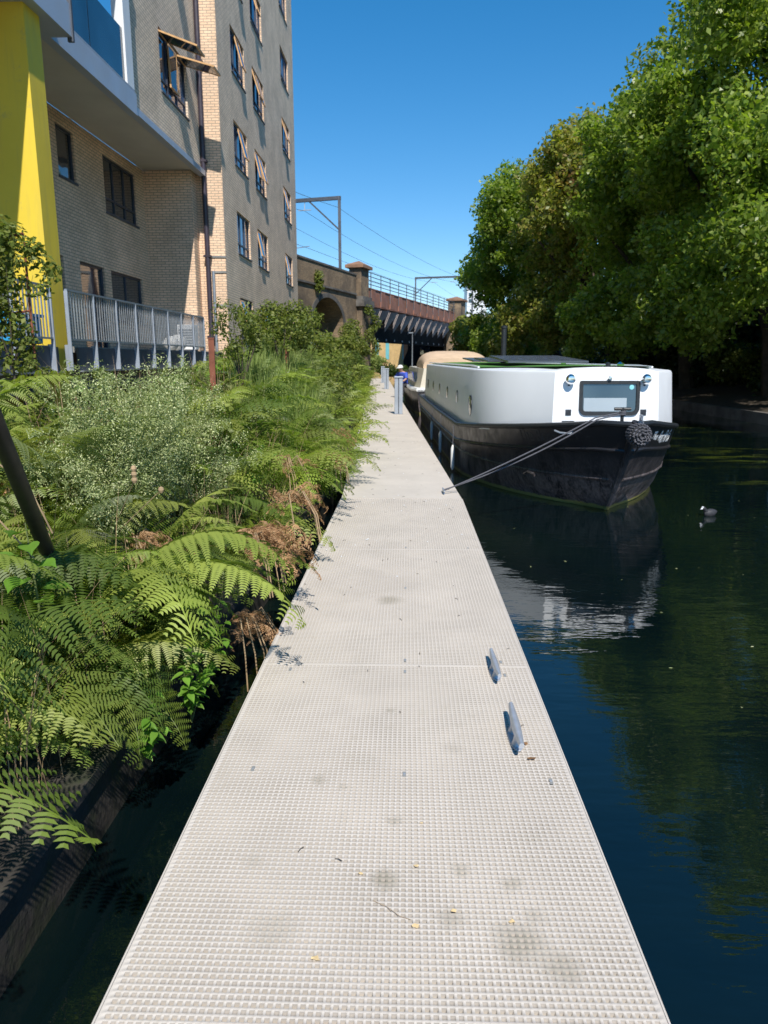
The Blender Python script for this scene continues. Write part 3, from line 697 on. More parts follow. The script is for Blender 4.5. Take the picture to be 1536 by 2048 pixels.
for k in range(len(arc)-1):
    (sa, za), (sb, zb) = arc[k], arc[k+1]; g = lambda s, z, f: (-8.4+(s+8.4)*f, 3.9+(z-3.9)*f)
    (a1, b1), (a2, b2) = g(sa, za, 1.16), g(sb, zb, 1.16)
    q = [bp(sa, .03, za), bp(sb, .03, zb), bp(a2, .03, b2), bp(a1, .03, b1)]; m.face(*q); m.face(q[2], q[3], bp(a1, 0, b1), bp(a2, 0, b2))
m.build('arch_ring', 'stone_dark', Vd)
bbox(-34, -2.6, -.25, .0, 6.42, 7.75).build('parapet', 'brick_old', Vd)
bbox(-34, -2.8, -.35, .12, 6.3, 6.42).build('string_course', 'stone_dark', Vd)
bbox(-34, -2.6, -.3, .06, 7.75, 7.87).build('coping', 'stone_dark', Vd)
def pier(s0, s1, o0, o1, par, zt=8.35):
    bbox(s0, s1, o0, o1, -.5, 5.5).build('pier', 'brick_old', par)
    bbox(s0-.25, s1+.25, o0-.25, o1+.25, 5.5, 6.0).build('corbel', 'stone_dark', par)
    bbox(s0-.1, s1+.1, o0-.1, o1+.1, 6.0, 6.25).build('corbel_top', 'stone_dark', par)
    bbox(s0+.1, s1-.1, o0+.1, o1-.1, 6.25, zt).build('pier_head', 'brick_old', par)
    c = (s0+s1)/2; oc = (o0+o1)/2; m = MB()
    base = [bp(s0-.15, o0-.15, zt), bp(s1+.15, o0-.15, zt), bp(s1+.15, o1+.15, zt), bp(s0-.15, o1+.15, zt)]; up = [p+Vector((0, 0, .22)) for p in base]
    m.raw(base+up+[bp(c, oc, zt+.6)], [(0, 1, 5, 4), (1, 2, 6, 5), (2, 3, 7, 6), (3, 0, 4, 7), (4, 5, 8), (5, 6, 8), (6, 7, 8), (7, 4, 8), (0, 3, 2, 1)]); m.build('cap', 'cap_brown', par)
pier(-2.5, -.5, -.75, .42, Vd)
V2 = thing('bridge_abutment', 'brick abutment at the far end of the railway bridge by the trees', 'abutment', bp(SP+1, 0, 0))
pier(SP+.3, SP+3.2, -.9, .9, V2, 8.5); bbox(SP+1, SP+40, -1.4, -.3, -.5, 4.6).build('wing_wall', 'brick_old', V2); bbox(SP+1, SP+40, -9, -.3, 4.61, 7.2).build('upper_wall', 'brick_old', V2)

# gantries
def gantry(s, top, label, grp):
    t = thing('overhead_line_gantry', label, 'gantry', bp(s, -.4, 6.3), 0, grp)
    MB().beam(bp(s, -.4, 6.2), bp(s, -.4, top), .2, .2, (1, 0, 0)).build('mast', 'steel_dark', t)
    MB().beam(bp(s, -8.6, 5.7), bp(s, -8.6, top), .2, .2, (1, 0, 0)).build('mast', 'steel_dark', t)
    MB().beam(bp(s, -8.7, top-.12), bp(s, -.3, top-.12), .2, .24).build('cross_beam', 'steel_dark', t)
    for a, b in ((-2.7, -.4), (-6.3, -8.6)): MB().beam(bp(s, a, top-.25), bp(s, b, top-2.3), .1, .1).build('brace', 'steel_dark', t)
    for o in (-3.1, -5.9):
        MB().beam(bp(s, o, top-.25), bp(s, o, top-.8), .05, .05, (1, 0, 0)).beam(bp(s, o-.5, top-.8), bp(s, o+.5, top-.8), .06, .06).build('wire_support', 'zinc', t)
        MB().beam(bp(s, o-.9, top-3.4), bp(s, o+.3, top-3.3), .05, .05).build('registration_arm', 'galv', t)
gantry(-5, 12.95, 'near steel overhead line gantry standing above the brick viaduct', 'railway gantries')
gantry(47, 12.9, 'distant steel overhead line gantry half hidden by the trees', 'railway gantries')
def wire(o, z, lb, sag=.5):
    m = MB()
    for (a, b) in ((-40, -5), (-5, 47), (47, 95)):
        m.tube([bp(a+(b-a)*q/10, o, z-4*sag*(q/10)*(1-q/10)) for q in range(11)], .014, 4)
    tag(m.build('overhead_wire', 'steel_dark'), lb, 'wire', 'wires between the gantries')
wire(-3.1, 12.1, 'right catenary wire strung high between the gantries', .9); wire(-5.9, 12.1, 'left catenary wire strung high between the gantries', .9)
wire(-3.1, 9.6, 'right contact wire hanging low above the railway', .1); wire(-5.9, 9.6, 'left contact wire hanging low above the railway', .1)
wire(-.5, 12.2, 'outermost feeder wire strung from mast to mast', .7)
# beyond the bridge
Yb = thing('yellow_building', 'low yellow brick building with teal panels seen under the bridge', 'building', (-4.0, 118, 0))
MB().box(-14, -.6, 118, 130, -.3, 4.6).build('wall', 'brick_yellow', Yb)
for x in (-5.05, -3.4, -.72): MB().box(x, x+.55, 117.95, 117.99, 1.5, 4.5).build('panel', 'teal', Yb)
Db = thing('dark_building', 'dark shaded building behind the bridge on the canal', 'building', (4, 112, 0))
MB().box(-.55, 14, 112, 126, -.4, 5.5).build('wall', 'soot', Db); MB().box(2, 3.5, 111.9, 111.98, 2.2, 3.6).build('window', 'glass_dark', Db)
Wb = thing('white_building', 'distant white high rise just visible beyond the trees', 'building', (16, 190, 0))
MB().box(15.0, 20, 190, 200, 0, 20.5).build('wall', 'white_paint', Wb)
for z in (15.5, 17, 18.5): MB().box(15.4, 16.4, 189.9, 189.97, z, z+.8).build('window', 'glass_dark', Wb)
t = thing('street_lamp', 'thin grey lamp post rising behind the canvas topped boat', 'street lamp', (.41, 58, -.4))
MB().tube([(0, 0, 0), (0, 0, 3.9)], [.06, .035], 8).build('pole', 'galv', t); MB().box(-.28, .06, -.09, .09, 3.9, 3.98).build('lamp_head', 'galv', t)

# ------------------------------------------------------------------ boat 1
BX, BY = 2.69, 8.68; bang = math.atan(-FAR)
boat = thing('canal_boat', 'long white canal boat with black hull and square front window', 'boat', (BX, BY, -.4), bang)
ZW = 0.4        # local z = world + .4
gun = [(0, .0), (.06, .10), (.25, .30), (.6, .60), (1.0, .87), (1.5, 1.12), (2.1, 1.33), (2.8, 1.50), (3.4, 1.58), (4.2, 1.63), (8, 1.65), (14, 1.65), (15.2, 1.64), (16.2, 1.5), (16.9, 1.1), (17.2, .0)]
wl = [(.84, .0), (.88, .05), (1.05, .2), (1.35, .47), (1.65, .70), (2.1, .98), (2.6, 1.22), (3.2, 1.43), (3.8, 1.56), (4.5, 1.62), (8, 1.63), (14, 1.63), (15.0, 1.6), (15.6, 1.35), (16.0, .9), (16.1, .0)]
def sheer(v): return (.80 if v < .3 else .80-.38*min(1, (v-.3)/4.2)**.75)+ZW
def strake(v): return (.45 if v < .3 else .45-.33*min(1, (v-.3)/4.5)**.8)+ZW
def lowstrake(v): return .02+ZW+.03*math.exp(-v)
def ring(f, side):
    pts = []
    for (gv, gu), (wv, wu) in zip(gun, wl): pts.append((gv, gu, wv, wu))
    out = []
    for gv, gu, wv, wu in pts:
        v = wv+(gv-wv)*f; u = wu+(gu-wu)*f; out.append((v, u))
    return out
def hull_ring(t_):       # t_: 0 under water .. 1 gunwale
    left = []; zs = []
    for (gv, gu), (wv, wu) in zip(gun, wl):
        f = t_**.85; v = wv+(gv-wv)*f; u = wu+(gu-wu)*(t_**.6); z = sheer(v)*t_ if t_ > 0 else 0
        left.append((-u, v, z))
    right = [(-u, v, z) for u, v, z in left][::-1]
    return left+right[1:-1] if False else left+right
bodyr = []
for q in (0, .2, .4, .6, .8, 1.0): bodyr.append(hull_ring(q))
under = [(x*.95, y+.0, -.5) for x, y, z in bodyr[0]]
hm = MB(); hm.loft([under]+bodyr, closed=True)
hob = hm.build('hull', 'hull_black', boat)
def curve_pts(zf, side, grow=0., vmax=16, t_of=None):
    P_ = []
    for (gv, gu), (wv, wu) in zip(gun, wl):
        z = zf(gv); tt = min(1, z/sheer(gv)); v = wv+(gv-wv)*tt**.85; u = wu+(gu-wu)*(tt**.6)
        if gv > vmax: break
        P_.append((side*(u+grow), v-grow*.4*(1 if gv < 1 else 0), z))
    return P_
for sd in (-1, 1):
    MB().tube(curve_pts(lambda v: sheer(v)-.01, sd, .0, 15.3), .035, 8).build('gunwale_rail', 'rubber', boat)
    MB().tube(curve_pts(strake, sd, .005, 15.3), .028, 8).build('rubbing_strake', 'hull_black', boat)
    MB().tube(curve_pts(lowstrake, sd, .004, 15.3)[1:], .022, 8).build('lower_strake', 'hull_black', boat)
# stem post
sp_ = [(0, wl[0][0]+(0-wl[0][0])*(q**.85)-.01, (sheer(0)+.03)*q) for q in [i/8 for i in range(9)]]
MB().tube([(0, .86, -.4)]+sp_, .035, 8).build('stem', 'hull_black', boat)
# deck of the bow and side decks
dk = [(-u, v, sheer(v)-.03) for v, u in gun]; dkr = [(u, v, sheer(v)-.03) for v, u in gun]
m = MB()
for i in range(len(dk)-1): m.face(dk[i], dkr[i], dkr[i+1], dk[i+1])
m.build('deck', 'steel_dark', boat)
# cabin
cp = [(-.71, 1.10), (-.95, 1.46), (-1.10, 1.70), (-1.21, 1.90), (-1.29, 2.07), (-1.36, 2.26), (-1.42, 2.47), (-1.465, 2.7), (-1.50, 3.0), (-1.52, 3.3), (-1.53, 3.7), (-1.53, 14.4), (-1.3, 14.5)]
plan = cp+[(-u, v) for u, v in cp[::-1]]
def cabring(z, inset, zs=None): return [(u*(1-inset/1.53), v+(inset if v < 4 else -inset), (z if zs is None else zs(v))) for u, v in plan]
top = 1.392+ZW
rings = [cabring(0, 0, lambda v: sheer(v)-.06), cabring(0, .0, lambda v: sheer(v)+.02), cabring(top-.035, .05), cabring(top-.008, .062), cabring(top, .085)]
cm = MB(); cm.loft(rings, closed=True); cab = cm.build('cabin', 'white_gel', boat)
# roof with camber
m = MB(); rt_ = cabring(top, .085); N = len(cp)
def roofz(u): return top+.065*(1-(u/1.5)**2)
L_ = [p for p in rt_[:N]]; R_ = [p for p in rt_[N:]][::-1]
for i in range(N-1):
    for k in range(8):
        f0, f1 = k/8, (k+1)/8
        def q(a, b, f): x = a[0]+(b[0]-a[0])*f; e = min(1, min(f, 1-f)*6); return (x, a[1]+(b[1]-a[1])*f, top+.055*(math.sin(math.pi*f))**.6)
        m.face(q(L_[i], R_[i], f0), q(L_[i], R_[i], f1), q(L_[i+1], R_[i+1], f1), q(L_[i+1], R_[i+1], f0), smooth=True)
a_, b_ = L_[0], R_[0]
fr = [(a_[0]+(b_[0]-a_[0])*k/8, a_[1], top+.055*(math.sin(math.pi*k/8))**.6) for k in range(9)]
for p0, p1 in zip(fr, fr[1:]): m.face((p0[0], p0[1], top), (p1[0], p1[1], top), p1, p0)
roof = m.build('roof', 'white_gel', boat)
def rz(u): return top+.055*(max(0, math.sin(math.pi*(u/1.43+1)/2)))**.6 if abs(u) < 1.43 else top
m = MB(); tv = [(.95, 1.35), (1.36, 3.4), (1.36, 14.2)]
us = [-1, -.6, -.25, .25, .6, 1]
for (h0, v0), (h1, v1) in zip([(.62, 1.30)]+tv[1:], tv[1:]+[(1.36, 14.25)]):
    for a, b in zip(us, us[1:]):
        m.face((a*h0, v0, rz(a*h0)+.015), (b*h0, v0, rz(b*h0)+.015), (b*h1, v1, rz(b*h1)+.015), (a*h1, v1, rz(a*h1)+.015), smooth=True)
m.build('roof_turf', 'turf', boat)
for (v0, v1, u0, u1, tl) in ((2.9, 4.9, -1.0, .25, .09), (5.0, 6.9, -1.0, .25, .06), (7.1, 9.0, -1.0, .25, .06)):
    mm = MB(); mm.raw([(u0, v0, top+.10), (u1, v0, top+.10), (u1, v1, top+.10+tl), (u0, v1, top+.10+tl), (u0, v0, top+.13), (u1, v0, top+.13), (u1, v1, top+.13+tl), (u0, v1, top+.13+tl)],
        [(0, 1, 2, 3), (4, 5, 6, 7), (0, 1, 5, 4), (1, 2, 6, 5), (2, 3, 7, 6), (3, 0, 4, 7)]); mm.build('solar_panel', 'solar', boat)
# front window (face at v ~1.10-1.16)
def front_v(z): return 1.10+.05*max(0, (z-(sheer(1.1)))/(top-.10-sheer(1.1)))
def rrect(x0, x1, z0, z1, r, n=5, square_top=True):
    pts = []
    for cx, cz, a0 in ((x1-r, z0+r, -90), (x1-r*.3, z1-r*.3, 0), (x0+r*.3, z1-r*.3, 90), (x0+r, z0+r, 180)):
        rr_ = r if cz == z0+r else r*.3
        for k in range(n+1):
            a = R(a0+90*k/n); pts.append((cx+rr_*math.cos(a), cz+rr_*math.sin(a)))
    return pts
wx0, wx1, wz0, wz1 = -.36, .44, .82+ZW, 1.27+ZW
def strip_ring(a, b, v): return None
fo = rrect(wx0, wx1, wz0, wz1, .09); fi = rrect(wx0+.045, wx1-.045, wz0+.045, wz1-.045, .055)
m = MB(); n = len(fo)
vo = [(x, front_v(z)-.03, z) for x, z in fo]+[(x, front_v(z)-.03, z) for x, z in fi]+[(x, front_v(z)+.01, z) for x, z in fo]+[(x, front_v(z)-.008, z) for x, z in fi]
m.raw(vo, [(k, (k+1) % n, n+(k+1) % n, n+k) for k in range(n)]+[(k, (k+1) % n, 2*n+(k+1) % n, 2*n+k) for k in range(n)]+[(n+k, n+(k+1) % n, 3*n+(k+1) % n, 3*n+k) for k in range(n)])
wf = m.build('window_frame', 'rubber', boat)
m = MB(); m.raw([(x, front_v(z)-.012, z) for x, z in fi], [tuple(range(n))]); m.build('window_pane', 'glass_boat', wf)
m = MB(); z0_, z1_ = wz0+.05, wz0+.225; m.face((wx0+.06, front_v(z0_)-.016, z0_), (wx1-.17, front_v(z0_)-.016, z0_), (wx1-.17, front_v(z1_)-.016, z1_), (wx0+.06, front_v(z1_)-.016, z1_)); m.build('window_blind', 'blind', wf)
m = MB(); m.lathe([(.032, 0), (0, .002)], (wx1-.11, front_v(wz1-.08)-.019, wz1-.085), (0, -1, 0), 16); m.build('window_sticker', 'sticker', wf)
for u in (-.50, .50):
    la = MB(); z = 1.29+ZW; la.lathe([(.0, -.105), (.045, -.1), (.066, -.07), (.07, -.05), (.066, -.04), (.05, -.02), (.03, .0)], (u, front_v(z)-.03, z), (0, 1, 0), 18)
    lo = la.build('headlamp', 'chrome', boat); MB().tube([(u, front_v(z)-.03, z-.07), (u, front_v(z)+.02, z-.09)], .014, 8).build('lamp_bracket', 'rubber', lo)
z = 1.30+ZW; MB().lathe([(0, -.05), (.022, -.048), (.03, -.03), (.02, 0)], (.03, front_v(z)-.02, z), (0, 1, 0), 12).build('navigation_light', 'chrome', boat)
MB().lathe([(.018, 0), (.018, .03), (.032, .035), (.034, .07), (.015, .085), (0, .087)], (.03, front_v(z)+.08, top+.03), (0, 0, 1), 12).build('roof_light', 'rubber', boat)
for u in (-.50, .50):
    z = .855+ZW; v = MB().obox((u, front_v(z)-.006, z), (.038, 0, 0), (0, .008, 0), (0, 0, .04)).build('vent', 'steel_dark', boat)
    m = MB()
    for k in range(4): m.obox((u, front_v(z)-.017, z-.026+k*.017), (.032, 0, 0), (0, .003, 0), (0, 0, .003))
    m.build('vent_slats', 'rubber', v)
    MB().obox((u, front_v(.74+ZW)-.008, .74+ZW), (.08, 0, 0), (0, .006, 0), (0, 0, .005)).build('drip_bar', 'rubber', boat)
# portholes
for k in range(6):
    v = 3.45+k*1.95
    for sd in (-1, 1):
        xx = sd*(1.53*(1-.025/1.53)+.003); z = .78+ZW
        m = MB(); m.lathe([(.17, .0), (.19, .002), (.19, .014), (.168, .016), (.16, .004)], (xx-sd*.008, v, z), (sd, 0, 0), 24)
        p = m.build('porthole', 'rubber', boat); MB().lathe([(.162, .0), (0, .004)], (xx+sd*.006, v, z), (sd, 0, 0), 24).build('porthole_glass', 'glass_dark', p)
# chimney
c_ = MB(); c_.lathe([(.062, 0), (.062, .78), (.075, .79), (.075, .84), (.05, .845), (.0, .846)], (-.22, 7.9, top+.03), (0, 0, 1), 18); c_.build('chimney', 'rubber', boat)
MB().lathe([(.11, 0), (.1, .03), (.065, .04)], (-.22, 7.9, top+.03), (0, 0, 1), 18).build('chimney_collar', 'rubber', boat)
for v in (1.5, 5.2, 9.5): MB().lathe([(.05, 0), (.06, .03), (.02, .06), (0, .062)], (.95, v+2, top+.05), (0, 0, 1), 12).build('mushroom_vent', 'chrome', boat)
# grab rail
for sd in (-1, 1): MB().tube([(sd*1.40, 3.3, top+.03), (sd*1.42, 4, top+.05), (sd*1.42, 14, top+.05)], .016, 6).build('grab_rail', 'white_gel', boat)
# fairlead hook + bow fender + T stud
MB().tube([(-.55, .63, sheer(.6)-.10), (-.60, .58, sheer(.6)-.12), (-.70, .70, sheer(.6)-.12), (-.75, .78, sheer(.6)-.10)], .012, 6).build('fairlead', 'steel_blue', boat)
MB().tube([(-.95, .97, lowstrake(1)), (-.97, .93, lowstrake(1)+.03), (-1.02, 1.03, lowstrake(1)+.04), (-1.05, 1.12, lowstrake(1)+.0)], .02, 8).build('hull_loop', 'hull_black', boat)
SX, SY, SZ = -.05, .30, sheer(.3)
MB().tube([(SX, SY, SZ-.03), (SX, SY, SZ+.17)], .022, 8).tube([(SX-.10, SY, SZ+.155), (SX+.10, SY, SZ+.155)], .02, 8).build('t_stud', 'rubber', boat)
for k in range(3):
    MB().tube([(SX+.036*math.cos(a), SY+.036*math.sin(a), SZ+.075+k*.018+.003*a) for a in [i*math.pi/6 for i in range(13)]], .009, 6).build('rope_turn', 'rope', boat)
fend = MB(); fc = Vector((.03, -.13, .70+ZW-.02)); rr0 = .115
fend.lathe([(0, -.06), (.05, -.075), (.09, -.06), (rr0, -.02), (rr0+.004, .06), (.10, .14), (.05, .17)], fc, (0, 1, 0), 26)
fo_ = fend.build('bow_fender', 'rope_black', boat)
m = MB(); rg = random.Random(3)
for ringr, cnt in ((.03, 5), (.062, 9), (.094, 14)):
    for k in range(cnt):
        a = 2*math.pi*k/cnt+rg.uniform(-.15, .15); b = a+2*math.pi/cnt*.95; y = -.082+.028*(ringr/.1)**2
        pts = [(fc.x+ringr*math.cos(a), fc.y+y, fc.z+ringr*math.sin(a)), (fc.x+(ringr+.012)*math.cos((a+b)/2), fc.y+y-.016, fc.z+(ringr+.012)*math.sin((a+b)/2)), (fc.x+(ringr-.004)*math.cos(b), fc.y+y, fc.z+(ringr-.004)*math.sin(b))]
        m.tube(pts, .011, 6)
for k in range(22):
    a = 2*math.pi*k/22
    for j in range(3):
        y = -.0+j*.05; rr1 = rr0+.006
        m.tube([(fc.x+rr1*math.cos(a), fc.y+y-.02, fc.z+rr1*math.sin(a)), (fc.x+(rr1+.01)*math.cos(a+.12), fc.y+y+.005, fc.z+(rr1+.01)*math.sin(a+.12)), (fc.x+rr1*math.cos(a+.24), fc.y+y+.03, fc.z+rr1*math.sin(a+.24))], .010, 6)
m.build('fender_weave', 'rope', fo_)
m = MB()
for k in range(7): m.tube([(fc.x+.02+.02*math.sin(k), fc.y+.03, fc.z+.10+k*.018), (fc.x+.035, fc.y+.05, fc.z+.115+k*.018), (fc.x+.0, fc.y+.07, fc.z+.12+k*.018)], .009, 6)
m.build('fender_chain', 'galv', fo_)
for sx in (-.05, .05): MB().tube([(fc.x+sx, fc.y+.07, fc.z-.08), (fc.x+sx*.6, fc.y+.24, fc.z-.26)], .012, 6).build('fender_tie', 'rope_black', fo_)
# fender strips hung at the side (rope with tube)
for k, v in enumerate((4.1, 6.6, 9.0)):
    t = thing('side_fender', ['pale fender tube hanging from the boat side nearest the bow', 'pale fender tube hanging midway along the boat side', 'farthest pale fender tube hanging by the boat side'][k], 'fender', (BX, BY, -.4), bang, 'fenders between boat and pontoon')
    MB().tube([(-1.71, v, .03), (-1.71, v, .09), (-1.71, v, .42), (-1.71, v, .48)], [.012, .035, .035, .012], 10).build('fender_body', 'white_cloth', t)
    MB().tube([(-1.71, v, .48), (-1.70, v, .82)], .008, 6).build('fender_rope', 'rope', t)
# lettering
def text_obj(body, size, mat, parent, name, sx=.5):
    cu = bpy.data.curves.new(name, 'FONT'); cu.body = body; cu.size = size; cu.extrude = .0012; cu.space_character = .98; cu.offset = .0015
    o = bpy.data.objects.new('tmp', cu); COL.objects.link(o); dg = bpy.context.evaluated_depsgraph_get()
    me = bpy.data.meshes.new_from_object(o.evaluated_get(dg)); bpy.data.objects.remove(o)
    co = np.zeros(len(me.vertices)*3, np.float32); me.vertices.foreach_get('co', co); return me, co.reshape(-1, 3)
def hull_at(arc_s, z, side):
    P_ = []
    for (gv, gu), (wv, wu) in zip(gun, wl):
        tt = min(1, z/sheer(gv)); P_.append((wu+(gu-wu)*tt**.6, wv+(gv-wv)*tt**.85))
    acc = 0
    for (u0, v0), (u1, v1) in zip(P_, P_[1:]):
        l = math.hypot(u1-u0, v1-v0)
        if acc+l >= arc_s:
            f = (arc_s-acc)/l; nx, ny = (v1-v0)/l, -(u1-u0)/l
            return side*(u0+(u1-u0)*f), v0+(v1-v0)*f, side*nx, ny
        acc += l
def hull_text(body, size, mat, side, start, zb, sx, name):
    me, co = text_obj(body, size, mat, boat, name); wmax = co[:, 0].max(); out = []
    for x, y, d in co:
        s_ = start+(x*sx if side > 0 else (wmax-x)*sx); u, v, nx, ny = hull_at(s_, zb, side); z = zb+y-.045*(v-.5)
        P_ = []
        for (gv, gu), (wv, wu) in zip(gun, wl):
            tt = min(1, z/sheer(gv)); P_.append((wv+(gv-wv)*tt**.85, wu+(gu-wu)*tt**.6))
        for (v0, u0), (v1, u1) in zip(P_, P_[1:]):
            if v0 <= v <= v1 and v1 > v0: u = side*(u0+(u1-u0)*(v-v0)/(v1-v0)); break
        out.append((u+nx*(.004+d), v+ny*(.004+d), z))
    me.vertices.foreach_set('co', np.array(out, np.float32).ravel()); me.update(); me.materials.clear(); me.materials.append(M[mat])
    o = bpy.data.objects.new(name, me); COL.objects.link(o); o.parent = boat; return o
hull_text('The Boat Fit Co', .235, 'lettering', 1, .46, .50+ZW, .56, 'name_lettering')
hull_text('The Boat Fit Co', .24, 'ghost_lettering', -1, .40, .50+ZW, .85, 'name_lettering')
# mooring rope to pontoon cleat
bm_ = Matrix.Translation((BX, BY, -.4)) @ Matrix.Rotation(bang, 4, 'Z')
def rope(p0, p1, b, r, sag, lb):
    p0, p1, b = bm_ @ Vector(p0), bm_ @ Vector(p1), Vector(b)
    pts = [p0, p0.lerp(p1, .5)]+[p1.lerp(b, i/16)-Vector((0, 0, 4*sag*(i/16)*(1-i/16))) for i in range(17)]
    tag(MB().tube(pts, r, 8).build('mooring_rope', 'rope'), lb, 'rope', 'bow ropes to the pontoon cleat')
rope((SX-.03, SY, SZ+.11), (-.40, .22, SZ+.055), (.44, 8.36, .045), .0085, .03, 'upper strand of grey rope from the bow to the pontoon cleat')
rope((SX-.03, SY-.02, SZ+.09), (-.39, .19, SZ+.035), (.45, 8.48, .035), .0085, .07, 'lower strand of grey rope sagging from the bow to the pontoon cleat')

# ------------------------------------------------------------------ boat 2, beige cruiser
B2 = thing('canvas_topped_boat', 'beige cruiser with rounded canvas top moored behind the white boat', 'boat', (3.05+FAR*26.2, 26.0, -.4), bang)
pl2 = [(-1.55, .6), (-1.72, 1.5), (-1.75, 3), (-1.75, 9), (-1.2, 9.6), (1.2, 9.6), (1.75, 9), (1.75, 3), (1.72, 1.5), (1.55, .6)]
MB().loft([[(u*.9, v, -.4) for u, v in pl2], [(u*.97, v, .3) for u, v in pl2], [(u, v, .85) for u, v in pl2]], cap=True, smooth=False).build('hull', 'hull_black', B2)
MB().loft([[(u*1.01, v, .80) for u, v in pl2], [(u*1.03, v, .86) for u, v in pl2], [(u*1.01, v, .93) for u, v in pl2]], cap=True, smooth=False).build('rubbing_strake', 'white_gel', B2)
MB().loft([[(u*.93, v*.96+.2, .93) for u, v in pl2], [(u*.84, v*.94+.3, 1.62) for u, v in pl2]], cap=True, smooth=False).build('cabin_side', 'cream_paint', B2)
for k in range(5): MB().obox((-1.57, 2.0+k*1.25, 1.3), (.07, 0, 0), (0, .45, 0), (-.03, 0, .18)).build('window', 'glass_dark', B2)
m = MB(); rings = []
for q in range(9):
    v = 1.0+q*.55; e = math.sin(math.pi*min(1, max(0, (q+.6)/9.2)))**.35; rg_ = []
    for k in range(15):
        a = math.pi*k/14; cu_, su_ = math.cos(a), math.sin(a); rg_.append((-math.copysign(abs(cu_)**.5, cu_)*(1.2+.05*e)-.1, v, 1.60+.66*e*abs(su_)**.55))
    rings.append(rg_)
m.loft(rings, closed=False, cap=True); m.build('canvas_top', 'canvas', B2)
MB().obox((.9, .6, 1.67), (.7, 0, 0), (0, .5, 0), (0, 0, .04)).build('hatch_board', 'white_gel', B2)

# ------------------------------------------------------------------ person (small, by the second boat)
def skin_person(name, loc, rz, label):
    t = thing(name, label, 'person', loc, rz)
    J = {'pel': (0, 0, .52), 'sp1': (0, .06, .72), 'sp2': (0, .16, .92), 'nk': (0, .26, 1.04), 'hd': (0, .32, 1.13), 'ht': (0, .36, 1.25),
         'sl': (-.17, .18, .97), 'el': (-.26, .30, .76), 'hl': (-.2, .48, .66), 'sr': (.17, .18, .97), 'er': (.26, .32, .76), 'hr': (.2, .5, .66),
         'll': (-.1, 0, .5), 'kl': (-.14, .4, .48), 'fl': (-.14, .42, .05), 'lr': (.1, 0, .5), 'kr': (.14, .4, .48), 'fr': (.14, .42, .05), 'tl': (-.14, .55, .02), 'tr': (.14, .55, .02)}
    E = [('pel', 'sp1'), ('sp1', 'sp2'), ('sp2', 'nk'), ('nk', 'hd'), ('hd', 'ht'), ('sp2', 'sl'), ('sl', 'el'), ('el', 'hl'), ('sp2', 'sr'), ('sr', 'er'), ('er', 'hr'), ('pel', 'll'), ('ll', 'kl'), ('kl', 'fl'), ('fl', 'tl'), ('pel', 'lr'), ('lr', 'kr'), ('kr', 'fr'), ('fr', 'tr')]
    rad = {'pel': .14, 'sp1': .14, 'sp2': .15, 'nk': .055, 'hd': .09, 'ht': .085, 'sl': .07, 'sr': .07, 'el': .045, 'er': .045, 'hl': .035, 'hr': .035, 'll': .09, 'lr': .09, 'kl': .065, 'kr': .065, 'fl': .045, 'fr': .045, 'tl': .035, 'tr': .035}
    ks = list(J); me = bpy.data.meshes.new('body'); me.from_pydata([J[k] for k in ks], [(ks.index(a), ks.index(b)) for a, b in E], [])
    o = bpy.data.objects.new('body', me); COL.objects.link(o)
    sk = o.modifiers.new('skin', 'SKIN'); 
    for i, k in enumerate(ks): me.skin_vertices[0].data[i].radius = (rad[k], rad[k]) if False else (rad[k], rad[k])
    me.skin_vertices[0].data[0].use_root = True; ss = o.modifiers.new('sub', 'SUBSURF'); ss.levels = ss.render_levels = 2
    me.materials.append(M['skin']); o.parent = t
    m = MB(); m.loft([[(math.cos(a)*w, cy+math.sin(a)*w*.72, z) for a in [2*math.pi*k/14 for k in range(14)]] for w, cy, z in ((.19, .02, .5), (.19, .05, .66), (.22, .13, .86), (.21, .19, .98), (.09, .24, 1.03))], cap=True)
    for s_ in (-1, 1): m.tube([(s_*.16, .18, .97), (s_*.27, .30, .76)], [.09, .065], 10)
    m.build('shirt', 'blue_cloth', t)
    m = MB()
    for s_ in (-1, 1): m.tube([(s_*.09, -.02, .5), (s_*.14, .4, .49), (s_*.14, .42, .12)], [.12, .09, .07], 10)
    m.build('trousers', 'trouser', t)
    m = MB(); m.lathe([(.118, 0), (.115, .05), (.085, .1), (0, .125)], (0, .34, 1.2), (0, .15, 1), 14); m.obox((0, .46, 1.2), (.08, 0, 0), (0, .06, -.01), (0, 0, .008)); m.build('cap', 'white_cloth', t)
    return t
skin_person('person', (-.10, 30.5, 0.0), R(150), 'person in blue shirt and white cap crouching behind the nearest grey post')

# ------------------------------------------------------------------ coot
ct = thing('coot', 'small dark water bird with a white face swimming near the bow', 'bird', (3.86, 9.15, -.4), R(112)); ct.scale = (.85, .85, .8)
m = MB(); rings = []
for q, (y, w, z0, z1) in enumerate([(-.14, .008, .05, .065), (-.11, .03, .02, .085), (-.06, .055, -.02, .105), (0, .062, -.03, .11), (.05, .05, -.025, .10), (.085, .03, -.005, .09), (.10, .012, .02, .07)]):
    rings.append([(math.cos(a)*w, y, (z0+z1)/2+math.sin(a)*(z1-z0)/2) for a in [2*math.pi*k/14 for k in range(14)]])
m.loft(rings, cap=True)
m.tube([(0, .05, .06), (0, .085, .09), (0, .10, .115), (0, .112, .125)], [.036, .030, .026, .026], 10)
m.lathe([(0, -.03), (.02, -.02), (.028, 0), (.02, .022), (0, .03)], (0, .12, .125), (0, 1, .1), 12)
m.build('body', 'feather_black', ct)
MB().lathe([(.015, 0), (.011, .015), (.004, .035), (0, .04)], (0, .14, .123), (0, 1, -.25), 10).build('bill', 'lettering', ct)
MB().obox((0, .138, .141), (.013, 0, 0), (0, .006, .004), (0, -.008, .014)).build('face_shield', 'lettering', ct)
